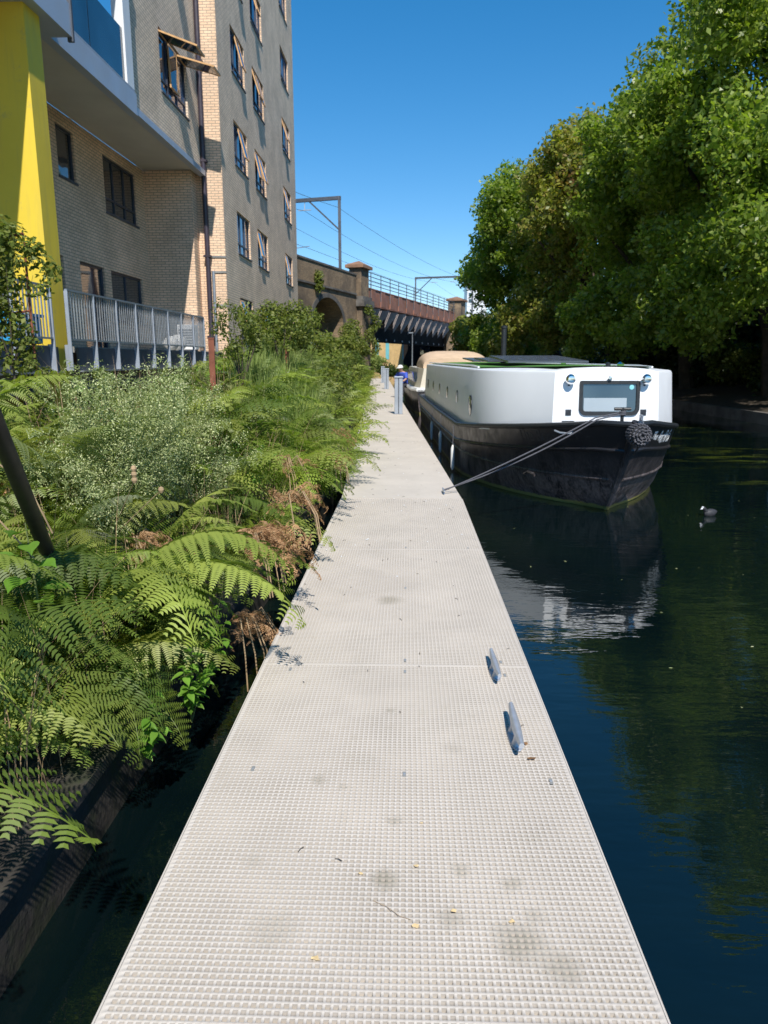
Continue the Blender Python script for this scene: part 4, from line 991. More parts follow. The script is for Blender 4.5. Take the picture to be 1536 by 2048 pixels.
for s_ in (-1, 1): MB().lathe([(.005, 0), (0, .003)], (s_*.024, .125, .135), (s_, .2, 0), 8).build('eye', 'rubber', ct)

fl = MB(); rw_ = random.Random(12)
for k in range(170):
    y = 2+rw_.random()**1.3*22; x = max(deckR(y)+.1, .7)+rw_.random()**.8*9; q = rw_.uniform(.004, .011); a0 = rw_.uniform(0, 6.3)
    fl.face(*[(x+q*(1.5 if i % 2 == 0 else .7)*math.cos(a0+i*math.pi/2), y+q*(1.5 if i % 2 == 0 else .7)*math.sin(a0+i*math.pi/2), -.396) for i in range(4)])
tag(fl.build('floating_leaves', 'bud'), 'tiny pale leaves and specks floating on the canal', 'leaves', kind='stuff')
# ------------------------------------------------------------------ foliage engines
def leaves(centers, radii, counts, size, mix_up=.45, shell=(.72, 1.06), squash=.85, asp=.62, wild=False):
    C = np.repeat(np.asarray(centers, float), counts, 0); Rr = np.repeat(np.asarray(radii, float), counts); n = len(C)
    d = RNG.normal(size=(n, 3)); d /= np.linalg.norm(d, axis=1)[:, None]
    r = RNG.uniform(*shell, n)**.7; P_ = C+d*(Rr*r)[:, None]*np.array([1, 1, squash])
    nrm = (d*.22+np.array([.04, -.18, .38])+RNG.normal(size=(n, 3))*.62) if wild else (d*.75+np.array([0, 0, mix_up])+RNG.normal(size=(n, 3))*.48); nrm /= np.linalg.norm(nrm, axis=1)[:, None]
    a = np.cross(nrm, RNG.normal(size=(n, 3))); a /= np.linalg.norm(a, axis=1)[:, None]; b = np.cross(nrm, a)
    s = size*RNG.uniform(.6, 1.35, n)[:, None]
    V = np.stack([P_-a*s, P_+b*s*asp-a*s*.15, P_+a*s*1.05-nrm*s*.25, P_-b*s*asp-a*s*.15], 1).reshape(-1, 3)
    return V, np.arange(n*4).reshape(n, 4)
def limbs(base, center, rad, n, r0, m=None):
    m = m or MB(); base = Vector(base); c = Vector(center); fork = base.lerp(c, .55)+Vector((random.uniform(-.2, .2), random.uniform(-.2, .2), 0))*rad*.2
    m.tube([base, base.lerp(fork, .5)+Vector((.04*rad, 0, 0)), fork], [r0, r0*.8, r0*.62], 10)
    for k in range(n):
        a = 2*math.pi*k/n+random.uniform(-.4, .4); e = random.uniform(.1, 1.2)
        tip = c+Vector((math.cos(a)*math.cos(e), math.sin(a)*math.cos(e), math.sin(e)))*rad*(.78 if rad < 2 else .5)
        mid = fork.lerp(tip, .5)+Vector((0, 0, -.06*rad)); m.tube([fork, mid, tip], [r0*.45, r0*.26, r0*.08], 7)
    return m
def tree(name, label, cat, base, clumps, dens, size, mat, r0, group=None, nl=9, asp=.62, shell=(.72, 1.06), wild=False):
    t = thing(name, label, cat, base, 0, group); b = Vector(base)
    cc = np.array([c[:3] for c in clumps])-np.array(base); rr = np.array([c[3] for c in clumps]); cnt = np.maximum(20, (dens*rr**2)).astype(int)
    V, F = leaves(cc, rr, cnt, size, asp=asp, shell=shell, wild=wild); npmesh('crown', V, F, mat, t)
    cen = cc.mean(0); ext = float(np.abs(cc-cen).max(0)[:2].mean()+rr.mean()*.4)
    limbs((0, 0, -.2), tuple(cen), ext, nl, r0).build('trunk', 'bark', t); return t
def blob(c, rad, n, rr, seed):
    r = random.Random(seed); out = []
    for k in range(n):
        a = 2*math.pi*r.random(); e = math.asin(r.uniform(-.75, 1)); q = r.uniform(.5, .95)
        out.append((c[0]+math.cos(a)*math.cos(e)*rad[0]*q, c[1]+math.sin(a)*math.cos(e)*rad[1]*q, c[2]+math.sin(e)*rad[2]*q, rr*r.uniform(.6, 1.25)))
    return out

# big trees on the far bank
trees = [
 ((13.2, 20.5, .5), blob((12.1, 21, 9.8), (5.4, 3.8, 6.9), 105, 1.0, 1)+blob((10.0, 21.0, 4.1), (2.0, 4.5, 2.4), 54, .75, 51), 'plane', .085, 'nearest tall broad tree filling the top right corner over the canal', .42),
 ((13.0, 26.5, .5), blob((12.0, 27, 9.4), (4.7, 3.4, 5.9), 95, .95, 2)+blob((9.0, 25.5, 3.6), (1.7, 3.2, 2.5), 50, .7, 52)+blob((9.0, 25.2, 9.3), (1.9, 2.4, 3.4), 40, .75, 62), 'plane', .09, 'second tall green tree leaning over the water behind the nearest one', .36),
 ((12.6, 33.5, .5), blob((11.6, 33.5, 7.8), (4.5, 3.8, 5.2), 92, .95, 3)+blob((8.6, 31.5, 3.2), (2.1, 3.4, 2.3), 50, .7, 53)+blob((8.7, 31, 8.8), (2.0, 2.8, 3.4), 44, .8, 63), 'plane', .10, 'middle tree of the row with low branches above the boat roof', .34),
 ((11.8, 42, .5), blob((10.0, 42, 9.0), (4.1, 4.6, 5.2), 95, 1.0, 4)+blob((7.6, 41, 3.6), (2.8, 3.6, 2.2), 44, .8, 54)+blob((7.6, 38, 9.6), (2.2, 3.2, 3.0), 44, .85, 64), 'plane_b', .115, 'browner tree with orange tinged top past the middle of the row', .34),
 ((11.0, 52, .5), blob((8.3, 51.5, 8.3), (4.9, 5.0, 5.6), 125, 1.0, 5)+blob((6.8, 50, 3.2), (3.3, 4, 2.3), 44, .85, 55)+blob((6.4, 46.5, 9.2), (2.2, 2.6, 3.4), 44, .9, 65), 'plane', .125, 'farthest leafy tree of the row reaching out over the canal by the bridge', .34),
]
for base, cl, mt, sz, lb, r0 in trees: tree('tree', lb, 'tree', base, cl, 345*(.13/sz)**1.5, sz, mt, r0, 'tall trees along the far bank', shell=(.1, 1.15), wild=True)
tree('scrub_tree', 'dull brown green scrub tree below the bridge end', 'tree', (5.9, 62, 0), blob((5.5, 62, 2.9), (1.9, 3, 2.8), 34, .8, 8), 330, .15, 'plane_b', .14)
tree('scrub_tree', 'low dull bush overhanging the water right of the canvas topped boat', 'bush', (7.0, 48, 0), blob((6.6, 47, 1.6), (2.2, 4.5, 1.5), 26, .9, 18), 330, .14, 'plane_b', .1)
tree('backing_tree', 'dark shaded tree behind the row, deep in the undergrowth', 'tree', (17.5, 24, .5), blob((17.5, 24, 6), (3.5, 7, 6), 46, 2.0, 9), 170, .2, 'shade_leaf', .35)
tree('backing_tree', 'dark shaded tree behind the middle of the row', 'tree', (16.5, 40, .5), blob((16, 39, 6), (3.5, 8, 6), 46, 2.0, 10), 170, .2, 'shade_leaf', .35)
def hedge(name, label, x0f, y0, y1, depth, h, rr, seed, mat, size, dens, kind=None, z0=0):
    r = random.Random(seed); cl = []; y = y0
    while y < y1:
        for k in range(3): cl.append((x0f(y)+r.uniform(0, depth), y+r.uniform(-.5, .5), z0+r.uniform(.2, h), rr*r.uniform(.6, 1.2)))
        y += rr*.75
    cc = np.array([c[:3] for c in cl]); q = np.array([c[3] for c in cl]); V, F = leaves(cc, q, np.maximum(10, dens*q**2).astype(int), size)
    return tag(npmesh(name, V, F, mat), label, 'hedge' if not kind else 'undergrowth', kind=kind)
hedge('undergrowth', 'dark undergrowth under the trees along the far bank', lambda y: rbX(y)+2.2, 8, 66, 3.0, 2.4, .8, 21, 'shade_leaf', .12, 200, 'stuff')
hedge('sunny_shrub', 'sunlit pale shrub glimpsed through the gap under the trees', lambda y: rbX(y)+1.9, 29, 31.5, .8, 1.0, .45, 22, 'leaf_olive', .07, 700, None, .9)
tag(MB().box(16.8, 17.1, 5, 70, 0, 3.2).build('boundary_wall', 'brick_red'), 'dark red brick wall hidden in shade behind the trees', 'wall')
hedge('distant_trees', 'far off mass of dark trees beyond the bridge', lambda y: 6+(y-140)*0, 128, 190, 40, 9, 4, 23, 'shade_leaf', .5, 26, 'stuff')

# left bank bushes ------------------------------------------------
def bush(name, label, cat, base, clumps, dens, size, mat, r0=.03, group=None, asp=.6, shell=(.3, 1.05)):
    return tree(name, label, cat, base, clumps, dens, size, mat, r0, group, 6, asp, shell)
bush('small_tree', 'small yellow green tree behind the nearer rust red post', 'tree', (-2.2, 9.6, .6), blob((-2.18, 9.6, 1.93), (.34, .5, .34), 20, .15, 31)+blob((-2.1, 9.5, 1.6), (.2, .3, .2), 6, .12, 33), 4600, .021, 'leaf_olive')
bush('small_tree', 'small leafy tree with bright leaves above the farther rust red post', 'tree', (-2.1, 12.2, .7), blob((-2.05, 12.2, 2.02), (.62, .7, .42), 28, .19, 32), 4300, .028, 'leaf_olive')
bush('small_tree', 'small tree beyond the farther post, before the viaduct', 'tree', (-2.2, 15.5, .7), blob((-2.15, 15.5, 2.0), (.75, .9, .5), 26, .24, 34), 2600, .036, 'leaf_olive')
bush('shrub', 'grey green shrub below the dark viaduct arch', 'shrub', (-5.0, 30, .9), blob((-4.4, 30, 2.0), (1.4, 3.5, .75), 30, .5, 35), 900, .06, 'leaf_olive')
bush('shrub', 'leafy shrub growing at the foot of the capped bridge pier', 'shrub', (-3.6, 44, .6), blob((-3.3, 45, 1.9), (.8, 5, 1.7), 34, .55, 36), 800, .08, 'leaf_olive')
bush('shrub', 'bright yellow green bush under the left end of the bridge', 'shrub', (-3.9, 66, 0), blob((-3.2, 66, 1.0), (1.3, 2.5, 1.2), 26, .55, 37), 900, .08, 'grass_tall')
bush('shrub', 'dark green bush by the end of the pontoon under the bridge', 'shrub', (-1.6, 66, -.2), blob((-1.3, 66, .5), (1.6, 2.5, .7), 20, .5, 38), 900, .08, 'fern')
bush('parapet_plant', 'tuft of green weeds growing out of the viaduct parapet', 'weed', tuple(bp(-10.6, .1, 6.0)), [(bp(-10.6, .15, 0).x, bp(-10.6, .15, 0).y, 6.2+k*.25, .4) for k in range(4)], 900, .09, 'leaf_olive', .02)
bush('ivy', 'ivy patch climbing the front of the capped bridge pier', 'ivy', tuple(bp(-1.5, .8, 2.0)), [(bp(-1.2+math.sin(k)*1.1, .85, 0).x, bp(-1.2+math.sin(k)*1.1, .85, 0).y, 2.0+k*.3, .42) for k in range(12)], 520, .09, 'leaf_olive', .02)
# tall grass
def blades(n, xf, yr, h, mat, name, label, w=.006, lean=.25, kind='stuff', plume=False):
    y = RNG.uniform(*yr, n); u = RNG.uniform(0, 1, n); x = np.array([xf(a, b) for a, b in zip(y, u)]); z0 = np.array([groundz(a, b) for a, b in zip(x, y)])
    hh = RNG.uniform(*h, n); az = RNG.uniform(0, 2*np.pi, n); ln = RNG.uniform(.05, lean, n)*hh
    dx, dy = np.cos(az)*ln, np.sin(az)*ln; px_, py_ = -np.sin(az)*w, np.cos(az)*w
    st = []
    for f, ww in ((0, .8), (.45, 1.), (.8, .6), (1., .05)):
        cx, cy, cz = x+dx*f**2, y+dy*f**2, z0+hh*f; st += [np.stack([cx-px_*ww, cy-py_*ww, cz], 1), np.stack([cx+px_*ww, cy+py_*ww, cz], 1)]
    V = np.stack(st, 1).reshape(-1, 3); b = (np.arange(n)*8)[:, None]; F = np.concatenate([b+np.array([0, 1, 3, 2]), b+np.array([2, 3, 5, 4]), b+np.array([4, 5, 7, 6])])
    return tag(npmesh(name, V, F, mat), label, 'grass', kind=kind)
blades(15000, lambda y, u: edgeX(y)-.25-u*(.9+.09*(y-9)), (9.5, 24), (.5, 1.05), 'grass_tall', 'tall_grass', 'tall yellow green grass on the bank beyond the ferns', .011, .35)
blades(9000, lambda y, u: edgeX(y)-.1-u*3, (22, 60), (.6, 1.1), 'grass_tall', 'rough_grass', 'rough grass on the bank toward the bridge', .02, .35)

# ferns --------------------------------------------------------------
def frond_template(N, Mn, seed):
    r = np.random.default_rng(seed); A = []; Bv = []; Cn = []; F = []; cnt = 0
    def quad(p):
        nonlocal cnt
        for a, b, c in p: A.append(a); Bv.append(b); Cn.append(c)
        F.append((cnt, cnt+1, cnt+2, cnt+3)); cnt += 4
    for k in range(12):       # rachis
        s0, s1 = k/12, (k+1)/12; w = .006*(1-s0*.8)
        quad([(s0, -w, .002), (s0, w, .002), (s1, w*.9, .002), (s1, -w*.9, .002)])
    for i in range(N):
        s = .16+.82*(i/(N-1))**.92; q = (s-.16)/.84; L = .33*(1-q)**.9*min(1, .6+q*4)+.012
        for sd in (-1, 1):
            ang = .22+.25*q+r.uniform(-.12, .12); L_0 = L; L = L*r.uniform(.82, 1.08); dirA, dirB = math.sin(ang), math.cos(ang)*sd; dz = r.uniform(-.05, .03); sw = .5*.82/N*1.02
            if Mn == 0:
                quad([(s, 0, 0), (s+dirA*L*.4-sw*.9, dirB*L*.4, dz*.4), (s+dirA*L, dirB*L, dz), (s+dirA*L*.4+sw*.9, dirB*L*.4, dz*.4)]); continue
            m_ = max(4, int(round(Mn*L/.34)))
            for j in range(m_):
                f = (j+.6)/m_; f1 = f+.72/m_; pl_ = sw*1.15*(1-f)**.45+.002
                ca, cb, cz = s+dirA*L*f, dirB*L*f, dz*f-.03*f*f*L/.27
                pa, pb = dirB*0+math.cos(ang), -math.sin(ang)*sd      # perpendicular in frond plane
                hw = L/m_*.36
                for s2 in (-1, 1):
                    tx, ty = pa*s2*pl_, pb*s2*pl_; fx, fy = dirA*hw*.9, dirB*hw*.9
                    quad([(ca-dirA*hw, cb-dirB*hw, cz), (ca+tx*.55-dirA*hw*.5+fx*.3, cb+ty*.55-dirB*hw*.5+fy*.3, cz+.002), (ca+tx+fx, cb+ty+fy, cz-.006), (ca+dirA*hw, cb+dirB*hw, cz)])
            L = L_0
    return np.array(A), np.array(Bv), np.array(Cn), np.array(F)
TPL = {'hi': [frond_template(15, 25, s) for s in (1, 2, 3)], 'mid': [frond_template(15, 12, s) for s in (4, 5)], 'low': [frond_template(12, 3, s) for s in (6, 7)]}
def place_frond(tpl, p0, az, e0, e1, L, roll, width=1., crumple=0, twist=0):
    A, B, C, F = tpl; K = 40; ss = np.linspace(0, 1.02, K); el = e0+(e1-e0)*ss**1.2; azs = az+twist*ss
    ds_ = L/K; hx = np.cumsum(np.cos(el)*np.cos(azs))*ds_; hy = np.cumsum(np.cos(el)*np.sin(azs))*ds_; hz = np.cumsum(np.sin(el))*ds_
    a = np.clip(A, 0, 1.02); I = lambda arr: np.interp(a, ss, arr)
    Rr = np.stack([I(hx), I(hy), I(hz)], 1); e = I(el); z_ = I(azs)
    Tn = np.stack([np.cos(e)*np.cos(z_), np.cos(e)*np.sin(z_), np.sin(e)], 1); Sd = np.stack([-np.sin(z_), np.cos(z_), 0*z_], 1); Nn = np.cross(Tn, Sd)
    cr, sr = math.cos(roll), math.sin(roll); S2 = Sd*cr+Nn*sr; N2 = -Sd*sr+Nn*cr
    b = B*L*width; c = C*L-.35*(b**2)/(.3*L)
    V = Rr+S2*b[:, None]+N2*c[:, None]
    if crumple:
        V = V+np.stack([np.sin(V[:, 1]*60+V[:, 2]*40), np.sin(V[:, 2]*55+V[:, 0]*47), np.cos(V[:, 0]*60+V[:, 1]*33)], 1)*crumple
    return V+np.array(p0), F
def fern_mesh(specs):
    Vs, Fs, off = [], [], 0; global TINT; tl = []
    for sp in specs:
        V, F = place_frond(*sp); Vs.append(V); Fs.append(F+off); off += len(V); tl.append(np.full(len(V), rf.random(), np.float32))
    TINT = np.concatenate(tl); return np.concatenate(Vs), np.concatenate(Fs)
def tint(o):
    a = o.data.attributes.new('tint', 'FLOAT', 'POINT'); a.data.foreach_set('value', TINT); return o
rf = random.Random(5)
def plant_specs(p, lod, nf, L, toward=None, spread=3.1, e0=(.9, 1.35), e1=(-.9, -.1), crumple=0, width=1.0):
    out = []
    for k in range(nf):
        az = rf.uniform(0, 2*math.pi) if toward is None else toward+rf.uniform(-spread, spread)/2
        out.append((rf.choice(TPL[lod]), (p[0]+rf.uniform(-.06, .06), p[1]+rf.uniform(-.06, .06), p[2]), az, rf.uniform(*e0), rf.uniform(*e1), L*rf.uniform(.75, 1.2), rf.uniform(-.6, .6), width*rf.uniform(.75, 1.15), crumple, rf.uniform(-.9, .9)))
    return out
def fern(name, label, p, lod, nf, L, mat, group='individual ferns at the bank edge', **kw):
    sp = plant_specs((0, 0, 0), lod, nf, L, **kw); V, F = fern_mesh(sp); t = thing(name, label, 'fern', p, 0, group)
    tint(npmesh('fronds', V, F, mat, t))
    m = MB()
    for s_ in sp:
        az, e0 = s_[2], s_[3]; m.tube([(0, 0, -.05), (math.cos(az)*math.cos(e0)*.1, math.sin(az)*math.cos(e0)*.1, math.sin(e0)*.1), (math.cos(az)*math.cos(e0)*.22*L, math.sin(az)*math.cos(e0)*.22*L, math.sin(e0)*.2*L)], [.006, .005, .003], 5)
    m.build('stalks', 'stem', t); return t
# hero ferns along the near edge
hero = [((-1.72, 2.35, .05), 6, .85, 'fern_light', 'bright fern at the left edge arching over the dark water', -.3),
        ((-1.62, 2.95, .15), 7, .95, 'fern', 'large dark green fern with long fronds drooping to the timber edging', -.4),
        ((-1.50, 3.45, .35), 8, 1.0, 'fern_light', 'bright sunlit fern whose neat fronds fan out beside the grating', -.55),
        ((-1.45, 4.05, .2), 6, .85, 'fern', 'green fern between the bright fanned fern and the brown dead bracken', -.6),
        ((-1.85, 2.05, .0), 5, .7, 'fern', 'lowest fern hanging over the water in the left corner', -.1),
        ((-1.95, 2.75, .50), 7, .9, 'fern_light', 'yellow green fern in front of the leaning black pole', -.5),
        ((-2.0, 3.7, .45), 6, 1.0, 'fern', 'tall fern in the middle of the bank behind the edge ferns', -.5)]
for p, nf, L, mt, lb, tw in hero: fern('fern', lb, p, 'hi', nf+2, L, mt, toward=tw, spread=3.6, e0=(.5, 1.2), e1=(-1.25, -.5))
# mass of bracken
def mass(name, label, mat, lod, n, xr, yr, Lr, toward=-.35, spread=5.0, seed=1, e0=(.7, 1.35), e1=(-1.1, -.1), raise_=.0, crumple=0, nf=6):
    rf.seed(seed); sp = []
    for k in range(n):
        y = rf.uniform(*yr); x = edgeX(y)-rf.uniform(*xr); L = rf.uniform(*Lr)
        low_ = x < -2.25 and 5.2 < y < 12
        if low_: L *= .62
        if ((x+1.6)/.55)**2+((y-4.75)/.95)**2 < 1 and rf.random() < .85: continue
        if x > -1.15 and (3.9 < y < 4.5 or 5.2 < y < 5.6): continue
        sp += plant_specs((x, y, groundz(x, y)+rf.uniform(0, raise_)*(.1 if low_ else 1)), lod, nf, L, toward, spread, e0, e1, crumple)
    V, F = fern_mesh(sp); return tag(tint(npmesh(name, V, F, mat)), label, 'bracken', kind='stuff')
mass('near_bracken', 'dense green bracken covering the near bank', 'fern', 'hi', 88, (.12, 2.5), (2.0, 5.8), (.55, 1.05), seed=3, raise_=.42, nf=5)
mass('edge_bracken', 'bracken fronds drooping over the edge of the near bank', 'fern', 'hi', 22, (.05, .3), (2.6, 6.4), (.45, .75), toward=-.1, spread=2.6, seed=13, raise_=.25, e0=(.2, .9), e1=(-1.4, -.8), nf=5)
mass('corner_bracken', 'bracken in the left foreground corner above the dark water', 'fern', 'hi', 20, (.3, 1.7), (.3, 2.2), (.6, .85), toward=-.1, spread=3.6, seed=43, raise_=.3, nf=5)
mass('near_light_bracken', 'lighter green bracken fronds catching the sun on the near bank', 'fern_light', 'hi', 34, (.2, 2.3), (2.2, 5.8), (.55, .95), seed=4, raise_=.55, nf=5)
mass('middle_bracken', 'thick bracken on the middle bank beside the bend of the pontoon', 'fern', 'mid', 120, (-.02, 3.2), (5, 10), (.7, 1.1), seed=5, raise_=.35)
mass('middle_light_bracken', 'light green bracken on the middle bank', 'fern_light', 'mid', 100, (-.02, 3.0), (5.2, 11.5), (.6, 1.0), seed=6, raise_=.45)
mass('back_bracken', 'tall bracken at the back of the bank below the walkway', 'fern_pale', 'mid', 36, (1.6, 3.2), (3.5, 8), (.55, .8), seed=7, raise_=.2)
mass('bend_bracken', 'pale upright bracken among the tall grass past the rust red posts', 'fern_pale', 'mid', 90, (.2, 2.6), (9.5, 16), (.6, .9), seed=17, raise_=.3, e0=(1.0, 1.5), e1=(-.5, .6))
mass('far_bracken', 'distant bracken bordering the far pontoon', 'fern_light', 'low', 170, (-.08, 2.2), (10, 28), (.7, 1.0), seed=8, raise_=.5)
mass('farther_bracken', 'green weeds along the end of the far pontoon', 'fern', 'low', 80, (0, 1.6), (22, 56), (.8, 1.1), seed=9, raise_=.5)
mass('withered_bracken', 'brown withered fronds mixed through the bracken', 'dead', 'mid', 16, (.15, 1.8), (2.2, 9), (.4, .7), seed=23, raise_=.5, nf=2, crumple=.012)
wc = []
for k in range(90):
    y = 2.1+7.5*RNG.random(); x = edgeX(y)-(-.02+1.7*RNG.random()); z = groundz(x, y)+RNG.uniform(.1, .62)
    for q in range(4): wc.append((x+RNG.normal()*.06, y+RNG.normal()*.07, z+RNG.normal()*.06, .07))
V, F = leaves([c[:3] for c in wc[::2]], [c[3] for c in wc[::2]], [24]*len(wc[::2]), .017, shell=(.1, 1.3), wild=True); tag(npmesh('mixed_weeds', V, F, 'leaf_olive'), 'small leafy weeds mixed through the bracken', 'weeds', kind='stuff')
V, F = leaves([c[:3] for c in wc[1::2]], [c[3] for c in wc[1::2]], [18]*len(wc[1::2]), .021, shell=(.1, 1.4), wild=True, asp=.45); tag(npmesh('bright_weeds', V, F, 'leaf_bright'), 'bright leafy weeds threaded between the fern fronds', 'weeds', kind='stuff')
blades(1500, lambda y, u: edgeX(y)+.02-u*1.6, (1.9, 9.5), (.35, .95), 'stem_dry', 'dry_stalks', 'thin dry stalks poking out of the bracken', .0022, .8)
# tall pale fern fronds against the walkway
fern('fern', 'tall upright pale fern standing in front of the yellow pillar', (-3.3, 5.2, .55), 'hi', 7, 1.05, 'fern_pale', e0=(1.2, 1.5), e1=(.1, .9))
fern('fern', 'tall feathery fern at the left edge of the photo below the railing', (-2.9, 4.2, .55), 'hi', 7, 1.15, 'fern', e0=(1.2, 1.5), e1=(.1, .9))
fern('fern', 'tall fern with broad fronds beside the nearer rust red post', (-2.35, 7.0, .5), 'hi', 8, 1.1, 'fern', e0=(1.1, 1.5), e1=(-.2, .6))
fern('fern', 'silvery pale fern with wide flat fronds behind the flowering bush', (-2.1, 4.3, .6), 'hi', 9, 1.0, 'fern_pale', toward=-.6, spread=3, e0=(1.0, 1.4), e1=(-.4, .3))
# dead bracken
def dead(label, p, nf, L, tw=-.2, e1=(-1.5, -1.2)):
    t = thing('dead_fern', label, 'dead fern', p, 0, 'dead brown bracken at the edge')
    V, F = fern_mesh(plant_specs((0, 0, 0), 'mid', nf, L, tw, 2.6, (.1, 1.0), e1, .022, .5)); npmesh('withered_fronds', V, F, 'dead', t)
    m = MB()
    for k in range(6): a = tw+rf.uniform(-1, 1); m.tube([(0, 0, -.05), (math.cos(a)*.15, math.sin(a)*.15, .08), (math.cos(a)*.25, math.sin(a)*.25, -.1), (math.cos(a)*.28, math.sin(a)*.28, -.3)], .004, 5)
    m.build('dry_stalks', 'stem_dry', t)
dead('largest clump of brown dead bracken hanging over the gap by the grating', (-1.02, 4.3, .45), 15, .52)
dead('lower tuft of brown dead bracken just above the dark water', (-.98, 3.95, .05), 10, .30)
dead('dead bracken clump touching the pontoon edge further on', (-.92, 5.35, .50), 10, .44)
dead('brown bracken patch high on the bank behind the touching clump', (-1.15, 6.6, .6), 5, .36)
dead('small orange brown dead bracken beside the straight pontoon edge before the bend', (-.88, 7.6, .52), 7, .4)
dead('reddish dead bracken deep in the shade below the flowering bush', (-1.60, 3.9, .52), 9, .34, e1=(-1.0, -.4))
dead('orange dead fronds beyond the bend at the pontoon edge', (-1.0, 9.6, .55), 8, .4)
# flowering bush
fb = thing('flowering_bush', 'pale silvery bush covered in tiny cream buds in the middle of the bank', 'bush', (-1.72, 4.8, .4))
cl = []; m = MB(); rb = random.Random(4)
for k in range(120):
    a = rb.uniform(0, 6.28); rr_ = rb.uniform(.12, .50)*(1.0 if math.sin(a) < .2 else 1.25); hh = rb.uniform(.62, 1.3)-.3*rr_; b0 = Vector((rb.uniform(-.12, .14), rb.uniform(-.75, .5), -.05-.1*rb.random()))
    tip = b0+Vector((math.cos(a)*rr_*.85, math.sin(a)*rr_, hh)); mid = b0.lerp(tip, .55)+Vector((0, 0, .12)); m.tube([b0, mid, tip], [.005, .0035, .0015], 5)
    for q in range(11):
        f = .3+.7*q/10; pt = b0*(1-f)**2+mid*2*f*(1-f)+tip*f*f; cl.append((pt.x+rb.uniform(-.05, .05), pt.y+rb.uniform(-.05, .05), pt.z+rb.uniform(-.03, .03), .035+.055*math.sin(math.pi*min(1, (f-.2)*1.1))))
m.build('stems', 'stem', fb)
V, F = leaves([c[:3] for c in cl], [c[3] for c in cl], [46]*len(cl), .0060, asp=.6, shell=(.05, 1.3)); npmesh('buds', V, F, 'bud', fb)
V, F = leaves([c[:3] for c in cl], [c[3] for c in cl], [14]*len(cl), .022, asp=.14, shell=(.0, 1.3)); npmesh('leaves', V, F, 'fern_pale_plain', fb)
for i, (x, y, z, hh, lb) in enumerate([(-3.15, 6.2, .5, 1.0, 'tall olive seeding weed rising against the dark void under the walkway'), (-2.75, 6.6, .5, .92, 'second seeding weed right of the first, under the walkway'), (-3.6, 5.6, .5, .8, 'short seeding weed by the foot of the yellow pillar')]):
    t = thing('weed', lb, 'weed', (x, y, z), 0, 'seeding weeds below the walkway'); cl = [(random.uniform(-.1, .1), random.uniform(-.1, .1), hh*q, .12*(1.25-q*.7)) for q in [.3+k*.07 for k in range(11)]]
    V, F = leaves([c[:3] for c in cl], [c[3] for c in cl], [330]*11, .013, shell=(.1, 1.1)); npmesh('seed_heads', V, F, 'leaf_olive', t)
    MB().tube([(0, 0, -.1), (.02, 0, hh*.5), (0, .02, hh*1.05)], [.008, .006, .002], 5).build('stem', 'stem', t)
# broad leaves and nettles
def leaf_quad(m, p, d, n, L, w):
    p, d, n = Vector(p), Vector(d).normalized(), Vector(n).normalized(); s_ = d.cross(n).normalized(); n = s_.cross(d)
    prof = [(0, .0, 0), (.05, .5, .01), (.16, .86, .02), (.34, 1., .01), (.55, .86, -.02), (.75, .52, -.06), (.9, .2, -.11), (1., .0, -.16)]
    mid = [p+d*L*a+n*L*c for a, b, c in prof]; lf = [q+s_*w*b+n*w*.25*(b > 0) for q, (a, b, c) in zip(mid, prof)]; rt = [q-s_*w*b+n*w*.25*(b > 0) for q, (a, b, c) in zip(mid, prof)]
    vs = mid+lf+rt; fs = []
    n_ = len(prof)
    for i in range(n_-1): fs += [(i, i+1, n_+1+i, n_+i), (i+1, i, 2*n_+i, 2*n_+1+i)]
    m.raw(vs, fs, True)
t = thing('broadleaf_plant', 'plant with large smooth bright green leaves among the near ferns', 'plant', (-1.45, 2.65, .3))
m = MB(); r = random.Random(9)
for k in range(9):
    a = r.uniform(-2.4, .9); z = .25+.045*k; leaf_quad(m, (.05*math.cos(a), .05*math.sin(a), z), (math.cos(a), math.sin(a), r.uniform(-.1, .3)), (0, -.2, 1), r.uniform(.085, .13), r.uniform(.035, .05))
m.build('leaves', 'leaf_bright', t); MB().tube([(0, 0, -.3), (0.02, 0, .3), (0, 0, .64)], [.006, .005, .002], 6).build('stem', 'stem', t)
for j, (p, lb, n_, tall) in enumerate([((-1.0, 3.1, -.12), 'bright green nettle like weed leaning against the edge of the grating', 26, .40), ((-1.12, 2.75, -.15), 'bright green leafy weed hanging over the black water', 22, .30), ((-1.02, 3.45, -.1), 'leafy weed in shade between fern and grating', 22, .42)]):
    t = thing('nettle', lb, 'weed', p, 0, 'leafy weeds beside the grating'); m = MB(); st = MB()
    for s_ in range(5):
        a0 = r.uniform(-1.5, 1.2); tip = Vector((math.cos(a0)*.13, math.sin(a0)*.13-.04, tall*r.uniform(.6, 1.1))); st.tube([(0, 0, 0), tip*.5+Vector((0, 0, .05)), tip], [.004, .003, .0015], 5)
        for k in range(n_//2):
            f = .25+.75*k/(n_//2); q = tip*f+Vector((0, 0, .08*f*(1-f)*2)); a = k*2.4+a0
            leaf_quad(m, q, (math.cos(a), math.sin(a), r.uniform(-.5, .1)), (0, 0, 1), .055*r.uniform(.7, 1.2), .017)
    m.build('leaves', 'leaf_bright', t); st.build('stems', 'stem', t)
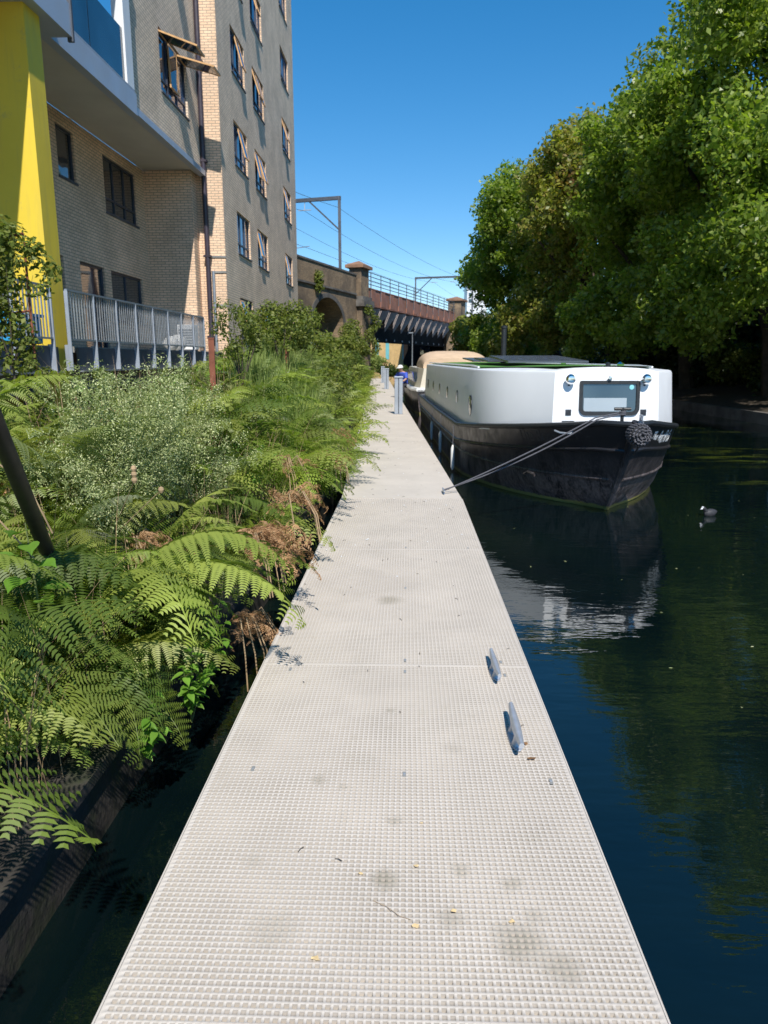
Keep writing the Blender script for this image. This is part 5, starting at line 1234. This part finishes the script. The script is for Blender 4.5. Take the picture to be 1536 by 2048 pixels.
for q, (yy_, hh_) in enumerate(((13.5, .95), (17.5, 1.05), (21.5, 1.15), (26, 1.25))):
    xx_ = edgeX(yy_)-.35
    bush('hedge_shrub', ['leafy shrub at the left pontoon edge just past the bend', 'second leafy shrub along the left pontoon edge', 'third leafy shrub along the left pontoon edge, level with the middle of the white boat', 'farthest leafy shrub along the left pontoon edge'][q], 'shrub', (xx_, yy_, .2), blob((xx_, yy_, hh_), (.42, 1.7, .5), 26, .24, 60+q), 1900, .036, ['leaf_olive', 'fern', 'leaf_olive', 'fern'][q], .02, 'leafy shrubs along the far pontoon')
# seed heads on bare stalks
for i, (a, b, lb) in enumerate([((-1.85, 4.0, .3), (-1.30, 3.75, .87), 'round tan seed head on a bare stalk in front of the flowering bush'), ((-1.8, 4.1, .3), (-1.42, 3.7, .93), 'tan dried seed cluster left of the round seed head')]):
    t = thing('seed_head', lb, 'seed head', a, 0, 'dry seed heads in the bank'); d = Vector(b)-Vector(a)
    MB().tube([(0, 0, 0), d*.5+Vector((0, 0, .05)), d], [.003, .0025, .002], 5).build('stalk', 'stem_dry', t)
    m = MB()
    for k in range(1 if i == 0 else 3): m.lathe([(0, -.018), (.010, -.014), (.016, 0), (.013, .012), (.004, .018), (0, .019)], d+Vector((0, 0, .03*k)), (0, 0, 1), 10)
    m.build('pod', 'stem_dry', t)
for i, (pts, lb) in enumerate([([(-1.9, 2.9, .9), (-1.75, 2.8, 1.13), (-1.62, 2.75, 1.18), (-1.5, 2.8, 1.05), (-1.45, 2.85, .85)], 'arched tan bramble stem crossing in front of the black pole'), ([(-1.75, 2.7, .75), (-1.62, 2.65, .93), (-1.52, 2.6, .96), (-1.43, 2.65, .80)], 'thin curved dry stem looping below the bramble stem'), ([(-2.3, 3.2, .8), (-2.15, 3.1, 1.2), (-1.9, 3.0, 1.28)], 'straight tan stem at the upper left of the ferns')]):
    tag(MB().tube(pts, .0035, 6).build('bramble_stem', 'stem_dry'), lb, 'stem', 'bare stems in the bank')
# leaning pole, rust posts, vine and trellis
tag(MB().tube([(-1.80, 3.85, -.25), (-1.50, 2.9, .74), (-1.31, 2.25, 1.41), (-1.18, 1.9, 1.85)], .030, 14).build('leaning_pole', 'black_pole'), 'thick black pole leaning out of the ferns at the left edge', 'pole')
for x, y, z1, lb in ((-2.12, 8, 1.76, 'nearer rust red steel post standing in the ferns'), (-1.95, 12, 1.70, 'farther rust red steel post below the small trees')):
    t = thing('fence_post', lb, 'post', (x, y, .3), R(10), 'rust red posts in the bank')
    MB().box(-.03, .03, -.03, .03, 0, z1-.3).build('shaft', 'corten', t); MB().box(-.034, .034, -.034, .034, z1-.299, z1-.285).build('cap', 'corten', t)
t = thing('trellis', 'rust coloured wire trellis frame at the left edge', 'trellis', (-4.5, 8.6, .5))
for a, b in (((-.6, 0, 0), (-.6, 0, 2.3)), ((.12, 0, 0), (.12, 0, 2.45)), ((-.6, 0, 2.3), (.12, 0, 2.45)), ((-.6, 0, 1.5), (.12, 0, 1.6))): MB().tube([a, b], .014, 6).build('bar', 'corten', t)
bush('climbing_vine', 'leafy vine climbing the trellis in front of the yellow pillar', 'vine', (-4.6, 8.5, .5), [(-4.95+.55*random.random(), 8.5+random.uniform(-.15, .15), 1.5+1.6*random.random(), .2) for k in range(26)]+[(-4.35+random.random()*.35, 8.4, 2.3+random.random()*.5, .14) for k in range(7)], 2800, .034, 'leaf_olive', .02)
tag(hedge('gravel_patch', '', lambda y: -3, 0, 0.1, .1, .1, .05, 77, 'gravel', .01, 10) if False else MB().face((-4.6, 4.4, .62), (-2.5, 4.6, .56), (-2.6, 8, .58), (-5.2, 8.5, .62)).build('gravel', 'gravel'), None, None, kind='structure')
# ramp railing
t = thing('ramp_railing', 'blue grey metal ramp railing behind the tall grass', 'railing', (-3.4, 26, .9))
for k in range(14):
    MB().box(-.02, .02, -.02+k*1.0-6, .02+k*1.0-6, 0, 1.35-k*.02).build('rail_post', 'steel_blue', t)
for z in (.5, .9, 1.3): MB().beam((0, -6, z), (0, 7, z-.2), .05, .06).build('rail', 'steel_blue', t)
MB().beam((.0, -6, .2), (0, 7, .1), .06, .5).build('side_plate', 'steel_blue', t)

for root in (T, Bk, Wk, Br, Vd, V2, Yb, Db, Wb):
    local(root)
for o in list(bpy.data.objects):
    if o.name.startswith('overhead_line_gantry'): local(o)
for o in bpy.data.objects:
    if '_l' in o: del o['_l']
